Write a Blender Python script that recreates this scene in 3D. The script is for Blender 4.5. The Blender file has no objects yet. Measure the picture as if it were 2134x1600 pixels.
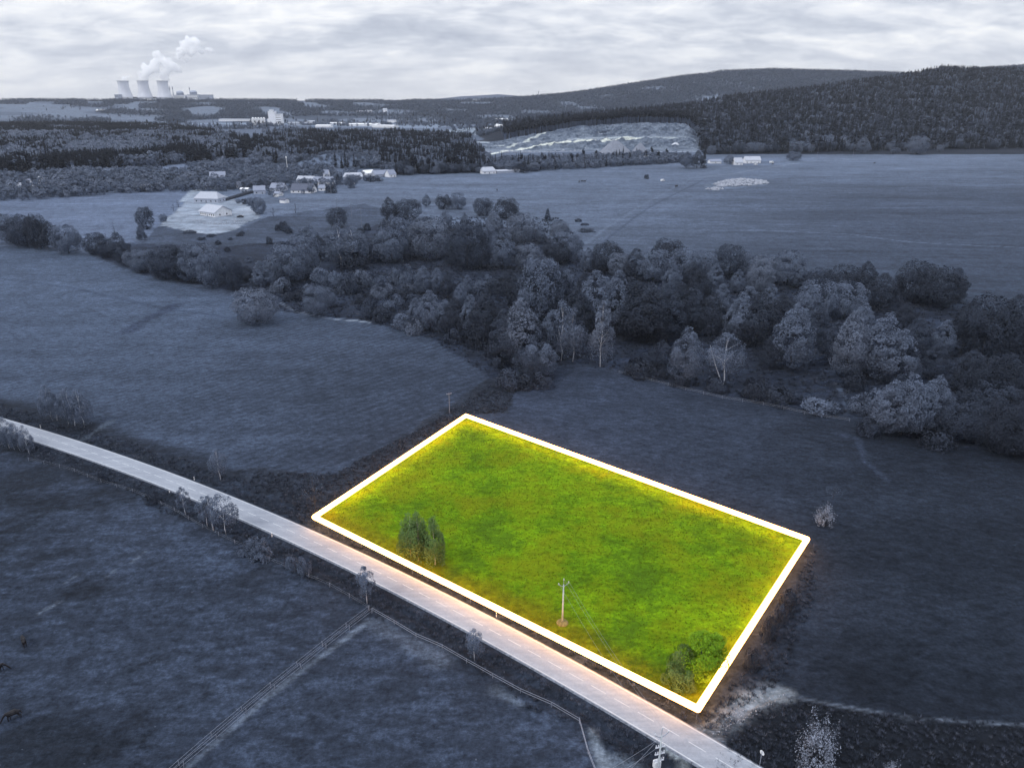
import bpy, math, random
import numpy as np
R = math.radians
sc = bpy.context.scene
COL = sc.collection
rng = np.random.default_rng(7)
random.seed(7)
# ------------------------------------------------------------------ camera
F, H = 1482.0, 95.0                      # focal length in photo pixels, flying height (m)
PITCH = math.atan(597 / F)
cp, sp = math.cos(PITCH), math.sin(PITCH)
cam = bpy.data.cameras.new("camera"); camo = bpy.data.objects.new("camera", cam); COL.objects.link(camo)
cam.sensor_width = 36; cam.lens = 36 * F / 2134; cam.clip_end = 60000; cam.clip_start = 1
camo.location = (0, 0, H); camo.rotation_euler = (math.pi / 2 - PITCH, 0, 0)
sc.camera = camo
# ------------------------------------------------------------------ light
SUN_EL, SUN_AZ = R(48), R(-125)          # azimuth measured from +Y towards +X
w = bpy.data.worlds.new("World"); sc.world = w; w.use_nodes = True
nt = w.node_tree; nt.nodes.clear()
def N(nt, t, **k):
    n = nt.nodes.new(t)
    for a, b in k.items():
        if a == 'inp':
            for i, v in b.items(): n.inputs[i].default_value = v
        else: setattr(n, a, b)
    return n
def L(nt, a, b): nt.links.new(a, b)
def math_n(nt, op, a, b=None, clamp=False):
    n = nt.nodes.new('ShaderNodeMath'); n.operation = op; n.use_clamp = clamp
    for i, v in enumerate((a, b)):
        if v is None: continue
        if isinstance(v, (int, float)): n.inputs[i].default_value = v
        else: L(nt, v, n.inputs[i])
    return n.outputs[0]
def mixc(nt, f, a, b, mode='MIX'):
    n = nt.nodes.new('ShaderNodeMix'); n.data_type = 'RGBA'; n.blend_type = mode
    for i, v in ((0, f), (6, a), (7, b)):
        if isinstance(v, (int, float)): n.inputs[i].default_value = v
        elif isinstance(v, (tuple, list)): n.inputs[i].default_value = (*v[:3], 1)
        else: L(nt, v, n.inputs[i])
    return n.outputs[2]
def ramp(nt, f, stops):
    n = nt.nodes.new('ShaderNodeValToRGB'); L(nt, f, n.inputs[0])
    e = n.color_ramp.elements
    while len(e) < len(stops): e.new(0.5)
    for i, (p, c) in enumerate(stops):
        e[i].position = p; e[i].color = (*c, 1) if isinstance(c, tuple) else (c, c, c, 1)
    return n.outputs[0]
out = N(nt, 'ShaderNodeOutputWorld'); bg = N(nt, 'ShaderNodeBackground'); bg2 = N(nt, 'ShaderNodeBackground')
sky = N(nt, 'ShaderNodeTexSky', sky_type='NISHITA', sun_disc=False, sun_elevation=SUN_EL, sun_rotation=SUN_AZ)
L(nt, sky.outputs[0], bg.inputs[0]); bg.inputs[1].default_value = 0.06
tc = N(nt, 'ShaderNodeTexCoord')
def cloud(scale, detail, dist, loc=(0, 0, 0)):
    m = N(nt, 'ShaderNodeMapping'); L(nt, tc.outputs['Generated'], m.inputs[0])
    m.inputs['Scale'].default_value = scale; m.inputs['Location'].default_value = loc
    n = N(nt, 'ShaderNodeTexNoise', inp={'Scale': 1.0, 'Detail': detail, 'Roughness': 0.6, 'Distortion': dist})
    L(nt, m.outputs[0], n.inputs['Vector']); return n.outputs[0]
sepg = N(nt, 'ShaderNodeSeparateXYZ'); L(nt, tc.outputs['Generated'], sepg.inputs[0])
zc = math_n(nt, 'ADD', math_n(nt, 'MAXIMUM', sepg.outputs[2], 0.0), 0.24)
cxy = N(nt, 'ShaderNodeCombineXYZ'); L(nt, math_n(nt, 'DIVIDE', sepg.outputs[0], zc), cxy.inputs[0]); L(nt, math_n(nt, 'DIVIDE', sepg.outputs[1], zc), cxy.inputs[1])
def pcloud(scale, det, dist, loc, sx=1.0, sy=1.0):
    m = N(nt, 'ShaderNodeMapping'); L(nt, cxy.outputs[0], m.inputs[0]); m.inputs['Location'].default_value = loc; m.inputs['Scale'].default_value = (sx, sy, 1)
    n = N(nt, 'ShaderNodeTexNoise', inp={'Scale': scale, 'Detail': det, 'Roughness': 0.58, 'Distortion': dist}); L(nt, m.outputs[0], n.inputs['Vector']); return n.outputs[0]
c1 = pcloud(1.5, 9, 0.2, (3, 1.5, 0), 0.8, 1.3); c2 = pcloud(5.0, 7, 0.4, (0, 7, 2), 0.8, 1.2); c3 = cloud((12, 12, 40), 7, 0.8, (7, 4, 5))
s = math_n(nt, 'ADD', math_n(nt, 'ADD', math_n(nt, 'MULTIPLY', c1, 0.55), math_n(nt, 'MULTIPLY', c2, 0.22)), math_n(nt, 'MULTIPLY', c3, 0.23))
cc = ramp(nt, s, [(0.38, (0.44, 0.48, 0.58)), (0.46, (0.58, 0.62, 0.71)), (0.515, (0.75, 0.78, 0.85)), (0.58, (0.96, 0.97, 0.99))])
# thinner, brighter band of cloud low over the horizon
sep = N(nt, 'ShaderNodeSeparateXYZ'); L(nt, tc.outputs['Generated'], sep.inputs[0])
low = math_n(nt, 'SUBTRACT', 1.0, math_n(nt, 'MULTIPLY', sep.outputs[2], 16.0, True), True)
cc = mixc(nt, math_n(nt, 'MULTIPLY', low, 0.7), cc, (0.78, 0.80, 0.86))
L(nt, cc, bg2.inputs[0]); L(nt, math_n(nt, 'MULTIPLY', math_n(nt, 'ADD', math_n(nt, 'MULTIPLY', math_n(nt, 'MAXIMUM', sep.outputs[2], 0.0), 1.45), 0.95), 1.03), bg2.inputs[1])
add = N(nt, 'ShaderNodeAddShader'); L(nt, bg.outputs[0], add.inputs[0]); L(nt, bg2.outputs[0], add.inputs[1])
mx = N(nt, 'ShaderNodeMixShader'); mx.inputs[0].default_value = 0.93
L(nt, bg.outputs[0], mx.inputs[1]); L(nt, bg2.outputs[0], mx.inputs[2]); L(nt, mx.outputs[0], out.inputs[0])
sun = bpy.data.lights.new("sun", 'SUN'); sun.energy = 1.5; sun.angle = R(10); sun.color = (1, 0.96, 0.9)
suno = bpy.data.objects.new("sun", sun); COL.objects.link(suno)
suno.rotation_euler = (math.pi / 2 - SUN_EL, 0, math.pi - SUN_AZ)
sc.view_settings.view_transform = 'Standard'; sc.view_settings.look = 'None'
sc.view_settings.exposure = 0; sc.view_settings.gamma = 1
sc.render.engine = 'CYCLES'
sc.cycles.max_bounces = 12; sc.cycles.diffuse_bounces = 2; sc.cycles.glossy_bounces = 2
sc.cycles.transmission_bounces = 2; sc.cycles.volume_bounces = 12; sc.cycles.transparent_max_bounces = 6
sc.cycles.use_denoising = True; sc.cycles.denoising_prefilter = 'ACCURATE'
sc.cycles.sample_clamp_indirect = 1.0

# ------------------------------------------------------------------ terrain height
def v2z(v, Y):                            # ground height that appears at photo row v at range Y
    k = (800 - v) / F
    return H + Y * (k * cp - sp) / (cp + k * sp)
_n = np.random.default_rng(3)
_w = [(_n.uniform(-1, 1, 2), _n.uniform(0, 6.3)) for _ in range(10)]
def waves(x, y, wl):
    r = 0
    for i, (d, ph) in enumerate(_w):
        d = d / np.hypot(*d); k = 6.283 / (wl * (0.5 + 0.13 * i))
        r = r + np.sin((x * d[0] + y * d[1]) * k + ph) / (1 + i * 0.3)
    return r / 3.5
def ss(a, b, t):
    t = np.clip((t - a) / (b - a), 0, 1); return t * t * (3 - 2 * t)
def ucol(x, y): return 1067 + F * x / (y * cp + H * sp * 0.4)
A_U = [880, 1000, 1060, 1150, 1300, 1430, 1500, 1600, 1700, 1800, 1900, 1950, 2134, 2700]
A_V = [276, 276, 268, 258, 246, 231, 217, 203, 190, 174, 162, 150, 154, 185]
B_U = [-900, 0, 250, 330, 450, 600, 800, 900, 1000, 1100, 1200, 1300, 1400, 1500, 1600, 1750, 1900, 2060, 2134, 2700]
B_V = [214, 212, 212, 212, 212, 213, 214, 213, 211, 206, 197, 181, 166, 153, 149, 153, 158, 145, 140, 170]
def terrain(x, y):
    x = np.asarray(x, float); y = np.asarray(y, float)
    yy = np.maximum(y, 40.0)
    u = ucol(x, yy)
    z = waves(x, y, 260) * 1.6 * ss(300, 700, y) + waves(x + 300, y, 1200) * 4 * ss(1500, 2600, y)
    # quarry and the big wooded hill on the right
    inA = ss(940, 1080, u)
    Yb = np.interp(u, [900, 1060, 1450, 1500, 1700, 2134, 3000], [1420, 1420, 1400, 1330, 1370, 1500, 1500])
    Yr = np.interp(u, [1000, 1300, 1500, 1800, 3000], [1950, 1950, 2250, 2600, 2600])
    zr = np.interp(u, A_U, A_V); zr = v2z(zr, Yr)
    rim = v2z(np.interp(u, [960, 1100, 1200, 1300, 1430, 1500], [310, 286, 268, 260, 262, 300]), 1600)
    q = ss(955, 1090, u) * (1 - ss(1435, 1475, u))
    hill = ss(0, 1, (y - Yb) / (Yr - Yb)) * 0.35 + np.clip((y - Yb) / (Yr - Yb), 0, 1) * 0.65
    za = zr * hill
    t = np.clip((y - 1440) / 160, 0, 1)                      # quarry terraces
    st = 0.42 * ss(0.05, 0.40, t) + 0.05 * ss(.4, .6, t) + 0.53 * ss(0.6, 0.98, t)
    zq = np.where(y < 1600, rim * st, rim + (zr - rim) * np.clip((y - 1600) / (Yr - 1600), 0, 1))
    qn = waves(x, y, 45) * 1.8 * ss(1440, 1480, y) * (1 - ss(1600, 1640, y))
    za = za * (1 - q) + (zq + qn) * q
    za = np.where(y > Yr, za * (1 - 0.8 * ss(0, 1200, y - Yr)), za) * inA
    z = z + np.maximum(za, 0)
    # far ridge
    zb = v2z(np.interp(u, B_U, B_V), 4700)
    rb = ss(0, 1, (y - 3000) / 1700)
    zb = np.where(y < 4700, zb * rb, zb + (np.minimum(zb, 78) - zb) * ss(4700, 5600, y) - 12 * ss(4700, 5200, y))
    z = np.maximum(z, 0 * z - 3) * (1 - ss(3000, 4300, y)) + zb
    # faint mountains beyond
    zm = v2z(np.interp(u, [700, 900, 960, 1040, 1100, 1200], [206, 203, 197, 194, 199, 206]), 8600)
    z = z + np.maximum(zm - 80, 0) * ss(7400, 8600, y)
    # mound above the village
    mx_, my_ = px_m
    z = z + 17 * np.exp(-(((x - mx_) / 55) ** 2 + ((y - my_) / 45) ** 2) ** 1.3)
    return z
px_m = (-258.0, 1120.0)
def ray(u, v):
    k = (800 - v) / F
    return (u - 1067) / F, cp + k * sp, -sp + k * cp
def P(u, v):                              # photo pixel -> point on the terrain
    a, b, c = ray(u, v)
    ts = np.exp(np.linspace(math.log(60), math.log(16000), 1500))
    zz = H + c * ts - terrain(a * ts, b * ts)
    i = np.argmax(zz < 0) if (zz < 0).any() else len(ts) - 1
    t0, t1 = ts[max(i - 1, 0)], ts[i]
    for _ in range(18):
        m = (t0 + t1) / 2
        if H + c * m - float(terrain(a * m, b * m)) < 0: t1 = m
        else: t0 = m
    return np.array((a * t1, b * t1, float(terrain(a * t1, b * t1))))
def flat(u, v):                           # same on flat ground z = 0
    a, b, c = ray(u, v); t = -H / c
    return np.array((a * t, b * t))
def height_to(p, vt):                     # height of a vertical thing at p whose top shows at row vt
    k = (800 - vt) / F
    return H + p[1] * (k * cp - sp) / (cp + k * sp) - p[2]
def GZ(x, y): return float(terrain(x, y))

# ------------------------------------------------------------------ materials
MATS = {}
def mat(name, col, rough=0.9, var=0.25, scale=1.0, attr=False, spec=0.2, bump=0, trans=0):
    if name in MATS: return MATS[name]
    m = bpy.data.materials.new(name); m.use_nodes = True; t = m.node_tree
    b = t.nodes['Principled BSDF']; b.inputs['Roughness'].default_value = rough
    b.inputs['Specular IOR Level'].default_value = spec
    n = N(t, 'ShaderNodeTexNoise', inp={'Scale': scale, 'Detail': 5}); g = N(t, 'ShaderNodeTexCoord')
    L(t, g.outputs['Object'], n.inputs['Vector'])
    f = ramp(t, n.outputs[0], [(0.3, 1 - var), (0.7, 1 + var)])
    c = mixc(t, 1.0, col, f, 'MULTIPLY')
    if attr:
        a = N(t, 'ShaderNodeAttribute', attribute_name='Col'); c = mixc(t, 1.0, c, a.outputs[0], 'MULTIPLY')
    L(t, c, b.inputs['Base Color'])
    if bump:
        bn = N(t, 'ShaderNodeBump', inp={'Strength': 0.6, 'Distance': bump}); L(t, n.outputs[0], bn.inputs['Height']); L(t, bn.outputs[0], b.inputs['Normal'])
    MATS[name] = m; return m
LEAF = {
 'leaf_mid': (0.084, 0.108, 0.161), 'leaf_dark': (0.034, 0.045, 0.071), 'leaf_pale': (0.100, 0.124, 0.178),
 'leaf_bright': (0.140, 0.170, 0.236), 'needle': (0.016, 0.021, 0.034), 'needle_mid': (0.046, 0.060, 0.094), 'leaf_green': (0.078, 0.132, 0.042),
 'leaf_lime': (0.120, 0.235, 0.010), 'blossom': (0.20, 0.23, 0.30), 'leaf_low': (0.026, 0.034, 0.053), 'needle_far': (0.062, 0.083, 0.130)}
for k, c in LEAF.items(): mat(k, c, 0.85, 0.15, 0.3, attr=True, spec=0.12)
mat('bark', (0.035, 0.04, 0.055), 0.95, 0.3, 2); mat('birch_bark', (0.40, 0.43, 0.50), 0.8, 0.45, 2.5)
mat('birch_bark_warm', (0.45, 0.43, 0.38), 0.8, 0.45, 2.5)
mat('plaster', (0.66, 0.68, 0.73), 0.9, 0.12, 0.6); mat('plaster_dim', (0.34, 0.38, 0.47), 0.9, 0.15, 0.6)
mat('roof_pale', (0.34, 0.37, 0.44), 0.7, 0.15, 1.5); mat('roof_mid', (0.20, 0.23, 0.31), 0.7, 0.2, 1.5)
mat('roof_dark', (0.08, 0.095, 0.14), 0.7, 0.2, 1.5); mat('glass_dark', (0.03, 0.035, 0.05), 0.2, 0.1, 1, spec=0.6)
mat('concrete', (0.30, 0.33, 0.42), 0.9, 0.15, 0.05); mat('concrete_pole', (0.36, 0.40, 0.44), 0.8, 0.15, 3)
mat('metal_grey', (0.22, 0.25, 0.31), 0.5, 0.1, 4); mat('white_paint', (0.66, 0.68, 0.72), 0.5, 0.06, 4)
mat('wire', (0.25, 0.28, 0.35), 0.5, 0.05, 4); mat('wood_post', (0.14, 0.16, 0.21), 0.9, 0.3, 4)
mat('fence_tape', (0.28, 0.31, 0.39), 0.7, 0.1, 2)
mat('horse_coat', (0.012, 0.012, 0.016), 0.6, 0.3, 4); mat('horse_mid', (0.05, 0.05, 0.06), 0.6, 0.3, 4)
mat('rubber', (0.02, 0.02, 0.025), 0.8, 0.1, 4); mat('car_dark', (0.02, 0.024, 0.035), 0.25, 0.05, 1, spec=0.6)
mat('stone', (0.26, 0.285, 0.345), 0.9, 0.35, 0.8, bump=0.2)
mat('insulator', (0.5, 0.53, 0.6), 0.3, 0.05, 3)

# ------------------------------------------------------------------ mesh helpers
def mesh_np(name, V, Fq, mats, colors=None, smooth=False, parent=None, link=True, mi=None):
    """V (n,3); Fq (m,k) all faces of k corners"""
    me = bpy.data.meshes.new(name); V = np.asarray(V, np.float32); Fq = np.asarray(Fq, np.int32)
    me.vertices.add(len(V)); me.vertices.foreach_set('co', V.ravel())
    k = Fq.shape[1]; me.loops.add(Fq.size); me.loops.foreach_set('vertex_index', Fq.ravel())
    me.polygons.add(len(Fq)); me.polygons.foreach_set('loop_start', np.arange(0, Fq.size, k, dtype=np.int32))
    try: me.polygons.foreach_set('loop_total', np.full(len(Fq), k, np.int32))
    except Exception: pass
    for m in (mats if isinstance(mats, list) else [mats]): me.materials.append(MATS[m] if isinstance(m, str) else m)
    if mi is not None: me.polygons.foreach_set('material_index', np.asarray(mi, np.int32))
    if smooth: me.polygons.foreach_set('use_smooth', np.ones(len(Fq), bool))
    if colors is not None:
        at = me.attributes.new('Col', 'FLOAT_COLOR', 'POINT')
        c = np.ones((len(V), 4), np.float32); c[:, :3] = colors if np.ndim(colors) == 2 else np.asarray(colors)[:, None]
        at.data.foreach_set('color', c.ravel())
    me.update(calc_edges=True); me.validate(clean_customdata=False)
    if not link: return me
    o = bpy.data.objects.new(name, me); COL.objects.link(o)
    if parent: o.parent = parent
    return o
class MB:
    """collects boxes, tubes, cones, prisms; build() links ONE mesh object"""
    def __init__(s): s.v = []; s.f = []; s.m = []
    def add(s, vs, fs, mi=0):
        b = len(s.v); s.v += [tuple(map(float, q)) for q in vs]; s.f += [tuple(b + i for i in f) for f in fs]; s.m += [mi] * len(fs)
    def box(s, x0, x1, y0, y1, z0, z1, mi=0, rz=0, c=(0, 0, 0)):
        p = [(x, y, z) for z in (z0, z1) for (x, y) in ((x0, y0), (x1, y0), (x1, y1), (x0, y1))]
        if rz or c != (0, 0, 0):
            q = math.cos(rz); t = math.sin(rz); p = [(x * q - y * t + c[0], x * t + y * q + c[1], z + c[2]) for x, y, z in p]
        s.add(p, [(3, 2, 1, 0), (4, 5, 6, 7), (0, 1, 5, 4), (1, 2, 6, 5), (2, 3, 7, 6), (3, 0, 4, 7)], mi)
    def tube(s, pts, rad, n=8, mi=0, caps=True):
        pts = [np.array(p, float) for p in pts]
        if np.isscalar(rad): rad = [rad] * len(pts)
        rings = []
        for i, p in enumerate(pts):
            d = pts[min(i + 1, len(pts) - 1)] - pts[max(i - 1, 0)]; d = d / (np.linalg.norm(d) + 1e-9)
            a = np.cross(d, (0, 0, 1.0)); 
            if np.linalg.norm(a) < 1e-3: a = np.cross(d, (0, 1.0, 0))
            a /= np.linalg.norm(a); b = np.cross(d, a)
            rings.append([p + rad[i] * (math.cos(t) * a + math.sin(t) * b) for t in np.arange(n) * 2 * math.pi / n])
        vs = [q for r in rings for q in r]; fs = []
        for i in range(len(pts) - 1):
            for j in range(n):
                k = (j + 1) % n; fs.append((i * n + j, i * n + k, (i + 1) * n + k, (i + 1) * n + j))
        if caps: fs += [tuple(range(n))[::-1], tuple((len(pts) - 1) * n + j for j in range(n))]
        s.add(vs, fs, mi)
    def lathe(s, prof, n=16, mi=0, c=(0, 0, 0)):
        s.tubez([(r, z) for r, z in prof], n, mi, c)
    def tubez(s, prof, n, mi, c):
        vs = [(c[0] + r * math.cos(t), c[1] + r * math.sin(t), c[2] + z) for r, z in prof for t in np.arange(n) * 2 * math.pi / n]
        fs = [(i * n + j, i * n + (j + 1) % n, (i + 1) * n + (j + 1) % n, (i + 1) * n + j) for i in range(len(prof) - 1) for j in range(n)]
        fs += [tuple(range(n))[::-1], tuple((len(prof) - 1) * n + j for j in range(n))]
        s.add(vs, fs, mi)
    def build(s, name, mats, parent=None, smooth=False, loc=None):
        me = bpy.data.meshes.new(name); me.from_pydata(s.v, [], s.f)
        for m in (mats if isinstance(mats, (list, tuple)) else [mats]): me.materials.append(MATS[m] if isinstance(m, str) else m)
        for p, i in zip(me.polygons, s.m): p.material_index = i; p.use_smooth = smooth
        o = bpy.data.objects.new(name, me); COL.objects.link(o)
        if parent: o.parent = parent
        if loc is not None: o.location = loc
        return o
def tag(o, label=None, cat=None, group=None, kind=None):
    for k, v in (('label', label), ('category', cat), ('group', group), ('kind', kind)):
        if v: o[k] = v
    return o
def empty(name, loc, label, cat, group=None, rz=0):
    o = bpy.data.objects.new(name, None); COL.objects.link(o); o.location = loc; o.rotation_euler = (0, 0, rz)
    o.empty_display_size = 0.5
    return tag(o, label, cat, group)

exec_later = []
# ------------------------------------------------------------------ painting helpers
_lat = np.random.default_rng(5).uniform(-1, 1, (256, 256))
def vnoise(x, y):
    xi = np.floor(x).astype(int); yi = np.floor(y).astype(int); fx = x - xi; fy = y - yi; fx = fx * fx * (3 - 2 * fx); fy = fy * fy * (3 - 2 * fy)
    g = lambda a, b: _lat[a % 256, b % 256]
    return (g(xi, yi) * (1 - fx) + g(xi + 1, yi) * fx) * (1 - fy) + (g(xi, yi + 1) * (1 - fx) + g(xi + 1, yi + 1) * fx) * fy
def fbm(x, y, wl, o=5, gain=0.55):
    r = 0; a = 1; t = 0; k = 1 / wl
    for i in range(o): r = r + a * vnoise(x * k + 17.3 * i, y * k + 9.1 * i); t += a; a *= gain; k *= 2.03
    return r / t * 1.7
def project(x, y, z):
    d = y * cp - (z - H) * sp
    d = np.maximum(d, 1.0)
    return 1067 + F * x / d, 800 - F * (y * sp + (z - H) * cp) / d
def inpoly(U, V, poly):
    r = np.zeros(np.shape(U), bool); n = len(poly)
    for i in range(n):
        x0, y0 = poly[i]; x1, y1 = poly[(i + 1) % n]
        if y0 == y1: continue
        c = ((y0 > V) != (y1 > V)) & (U < (x1 - x0) * (V - y0) / (y1 - y0) + x0); r ^= c
    return r
def polydist(X, Y, pts):
    d = np.full(X.shape, 1e9)
    for (x0, y0), (x1, y1) in zip(pts[:-1], pts[1:]):
        dx, dy = x1 - x0, y1 - y0; l = dx * dx + dy * dy + 1e-9
        t = np.clip(((X - x0) * dx + (Y - y0) * dy) / l, 0, 1)
        d = np.minimum(d, np.hypot(X - x0 - t * dx, Y - y0 - t * dy))
    return d
def line(px): return [tuple(P(*q)[:2]) for q in px]
def lin(r, g, b, k=1.22):
    return np.array([((c / 255) / 12.92 if c < 10 else ((c / 255 + 0.055) / 1.055) ** 2.4) / q for c, q in zip((r, g, b), (k * 1.08, k * 1.07, k * 1.23))])

# ------------------------------------------------------------------ road geometry (two edges of the carriageway)
RU = [(0, 871), (66, 890), (164, 917), (230, 942), (328, 976), (410, 1006), (525, 1050), (623, 1091), (698, 1127), (797, 1180), (928, 1242), (1033, 1291), (1171, 1360), (1300, 1433), (1364, 1469), (1476, 1533), (1584, 1599)]
RL = [(0, 896), (72, 921), (141, 944), (213, 970), (361, 1024), (436, 1055), (492, 1078), (571, 1111), (700, 1174), (757, 1203), (971, 1316), (1171, 1428), (1282, 1494), (1351, 1535), (1462, 1600)]
def fit(px):
    q = np.array([flat(*p) for p in px]); t = q[:, 0]; pf = np.polyfit(t, q[:, 1], 3)
    a, b = t.min(), t.max(); xs = np.linspace(a - 60, b + 22, 160); ys = np.polyval(pf, np.clip(xs, a, b))
    sl = np.polyval(np.polyder(pf), np.array([a, b])); ys = ys + np.where(xs < a, (xs - a) * sl[0], 0) + np.where(xs > b, (xs - b) * sl[1], 0)
    return np.stack([xs, ys], 1)
eu, el = fit(RU), fit(RL)
cen = (eu + el) / 2
tan = np.gradient(cen, axis=0); tan /= np.linalg.norm(tan, axis=1)[:, None]; nor = np.stack([-tan[:, 1], tan[:, 0]], 1)
wid = np.array([np.min(np.hypot(*(el - e).T)) for e in eu]); WID = float(np.median(wid)); HW = WID / 2
CEN = [tuple(c) for c in cen]
print('road width', WID)
def strip(name, off0, off1, z, m, parent=None, i0=0, i1=None, seg=None):
    c, n = (cen[i0:i1], nor[i0:i1]) if seg is None else seg
    a = c + n * off0; b = c + n * off1; k = len(c)
    V = np.concatenate([np.c_[a, np.full(k, z)], np.c_[b, np.full(k, z)]]); i = np.arange(k - 1)
    return mesh_np(name, V, np.stack([i, i + 1, i + 1 + k, i + k], 1)[:, ::-1] if off0 > off1 else np.stack([i, i + 1, i + 1 + k, i + k], 1), m, parent=parent)
# plot corners
PLOT = [flat(971, 866), flat(1682, 1123), flat(1454, 1476), flat(655, 1077)]
PLOTPX = [(971, 866), (1682, 1123), (1454, 1476), (655, 1077)]

# ------------------------------------------------------------------ ground sheet
rows = np.concatenate([np.linspace(-60, 58, 40), np.exp(np.linspace(math.log(60), math.log(9600), 900))])
cols = np.linspace(-1, 1, 780)
GY, S = np.meshgrid(rows, cols, indexing='ij'); GX = S * (GY + 200) * 1.0
GZm = terrain(GX, GY); U, V = project(GX, GY, GZm)
droad = polydist(GX, GY, CEN[::4])
near = GY < 420
# verge ditches each side of the road
GZm = GZm - np.where(near, 0.5 * np.exp(-((droad - HW - 3.2) / 1.3) ** 2), 0)
C = np.zeros(GX.shape + (3,)); big = fbm(GX, GY, 45); mid = fbm(GX + 90, GY, 16)
U0, V0 = U, V; wamp = np.clip(1200 / np.maximum(GY, 80), 0.6, 5.5)
U = U0 + fbm(GX + 500, GY, 14, 4) * wamp * 1.3; V = V0 + fbm(GX, GY + 700, 14, 4) * wamp * 0.6
def lerp(a, b, t): return a + (b - a) * t[..., None]
rough = np.zeros(GX.shape); samp = np.zeros(GX.shape); phase = np.zeros(GX.shape); green = np.zeros(GX.shape)
# plain and meadows
C[:] = lin(86, 98, 127)
C = lerp(C, lin(58, 68, 92), ss(1150, 1900, U + 120 * fbm(GX, GY * 2, 200)) * ss(335, 430, V) * 0.85)
C = C * (1 + 0.22 * fbm(GX * 0.35 + 40, GY * 1.6, 60, 5, .6) * ss(300, 700, GY))[..., None]
C = lerp(C, lin(56, 66, 89), ss(430, 620, V) * ss(1100, 1300, U))
samp[:] = 0.35
pstreak = GY * 0.9 + GX * 0.12; phase[:] = pstreak * 0.55
# fields of the near side, left of the plot
m = inpoly(U, V, [(-900, 500), (0, 507), (170, 525), (300, 572), (500, 610), (560, 640), (760, 668), (900, 706), (1040, 780), (1000, 830), (960, 860), (640, 1075), (0, 868), (-900, 600)])
C = np.where(m[..., None], lerp(np.broadcast_to(lin(74, 87, 116), C.shape), np.broadcast_to(lin(52, 61, 83), C.shape), np.clip(ss(100, 1000, U) * 0.55 + ss(560, 900, V) * 0.5, 0, 1)), C)
cx, cy = flat(690, 1250)
rr = np.hypot(GX - cx, (GY - cy) * 1.0)
phase = np.where(m, (GX * -0.75 + GY * 0.66 + 0.0012 * (GX + 60) ** 2) * 1.9, phase); samp = np.where(m, 0.55 + 0.3 * ss(300, 900, U), samp)
# field between plot and wood, and the big right-hand field
m = inpoly(U, V, [(1040, 780), (1150, 757), (1300, 770), (1400, 800), (1600, 838), (1770, 860), (1830, 900), (2134, 950), (3200, 1100), (3000, 1900), (1500, 1900), (1454, 1476), (1682, 1123), (971, 866), (990, 830)])
C = np.where(m[..., None], lerp(np.broadcast_to(lin(52, 61, 84), C.shape), np.broadcast_to(lin(34, 41, 57), C.shape), ss(1150, 1900, U) * 0.9 + 0.1 * ss(900, 1300, V)), C)  # vignette falloff painted into the colour towards the right, over a darker field
phase = np.where(m, (GX * 0.56 + GY * 0.83) * 2.0, phase); samp = np.where(m, 0.4, samp)
# ground between near fields and the wood: scrub
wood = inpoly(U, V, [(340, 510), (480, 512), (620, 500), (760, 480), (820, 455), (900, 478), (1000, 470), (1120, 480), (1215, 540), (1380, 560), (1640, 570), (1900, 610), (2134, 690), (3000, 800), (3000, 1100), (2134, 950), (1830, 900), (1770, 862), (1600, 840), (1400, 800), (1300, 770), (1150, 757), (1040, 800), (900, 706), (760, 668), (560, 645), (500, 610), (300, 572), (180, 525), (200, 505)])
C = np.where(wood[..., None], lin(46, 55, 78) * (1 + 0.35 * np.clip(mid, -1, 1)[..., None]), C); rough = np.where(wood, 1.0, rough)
slope = inpoly(U, V, [(180, 530), (300, 478), (345, 470), (440, 492), (520, 468), (560, 452), (760, 425), (900, 470), (800, 560), (560, 640), (300, 575)])
past = inpoly(U, V, [(-1200, 960), (0, 940), (148, 980), (203, 1003), (279, 1026), (344, 1055), (420, 1098), (560, 1160), (700, 1227), (830, 1300), (987, 1388), (1086, 1442), (1203, 1490), (1250, 1640), (1300, 1900), (-1200, 2600)])
C = np.where(slope[..., None] & ~wood[..., None], lin(68, 79, 106) * (1 + 0.2 * mid[..., None]), C); rough = np.where(slope, 0.6, rough)
C = np.where(past[..., None], lin(56, 66, 90) * (1 + 0.16 * big[..., None] ), C)
q1, q2 = GX * 0.77 + GY * 0.64, GY * 0.77 - GX * 0.64
dark = ss(0.05, 0.6, fbm(q1, q2 * 2.2, 26, 6, 0.68) + 0.5 * fbm(q1 + 300, q2, 50, 3) - 0.05) * past
C = lerp(C, lin(38, 45, 61), np.clip(dark, 0, 0.85)); rough = np.where(past, 0.8, rough); samp = np.where(past, 0, samp)
# rough verge both sides of the road
vg = (GY < 300) & ~past & (droad < 13 + mid * 1.5) & (GX < 60)
vgm = (1 - ss(8, 12.5, droad + mid * 1.5)) * (GY < 330)
vgm = np.where((V < 1140) & (U < 660) & ~past, (1 - ss(11, 17, droad + mid * 2)) * (GY < 330), vgm)
C = lerp(C, lin(44, 52, 71), vgm * ~inpoly(U, V, PLOTPX) ); rough = np.maximum(rough, vgm); samp = samp * (1 - vgm)
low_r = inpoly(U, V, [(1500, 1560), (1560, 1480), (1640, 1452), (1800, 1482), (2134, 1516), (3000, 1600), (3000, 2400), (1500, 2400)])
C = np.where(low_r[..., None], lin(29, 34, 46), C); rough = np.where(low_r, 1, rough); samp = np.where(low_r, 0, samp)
stripv = inpoly(U, V, [(1040, 780), (1100, 760), (1060, 860), (971, 866), (820, 960), (700, 1050), (655, 1077), (560, 1030), (470, 985), (540, 975), (700, 990), (880, 880), (960, 830)])
C = np.where(stripv[..., None], lin(47, 54, 72) * (1 + 0.3 * mid[..., None]), C); rough = np.where(stripv, 0.9, rough)
samp = np.where(stripv, 0, samp)
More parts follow.
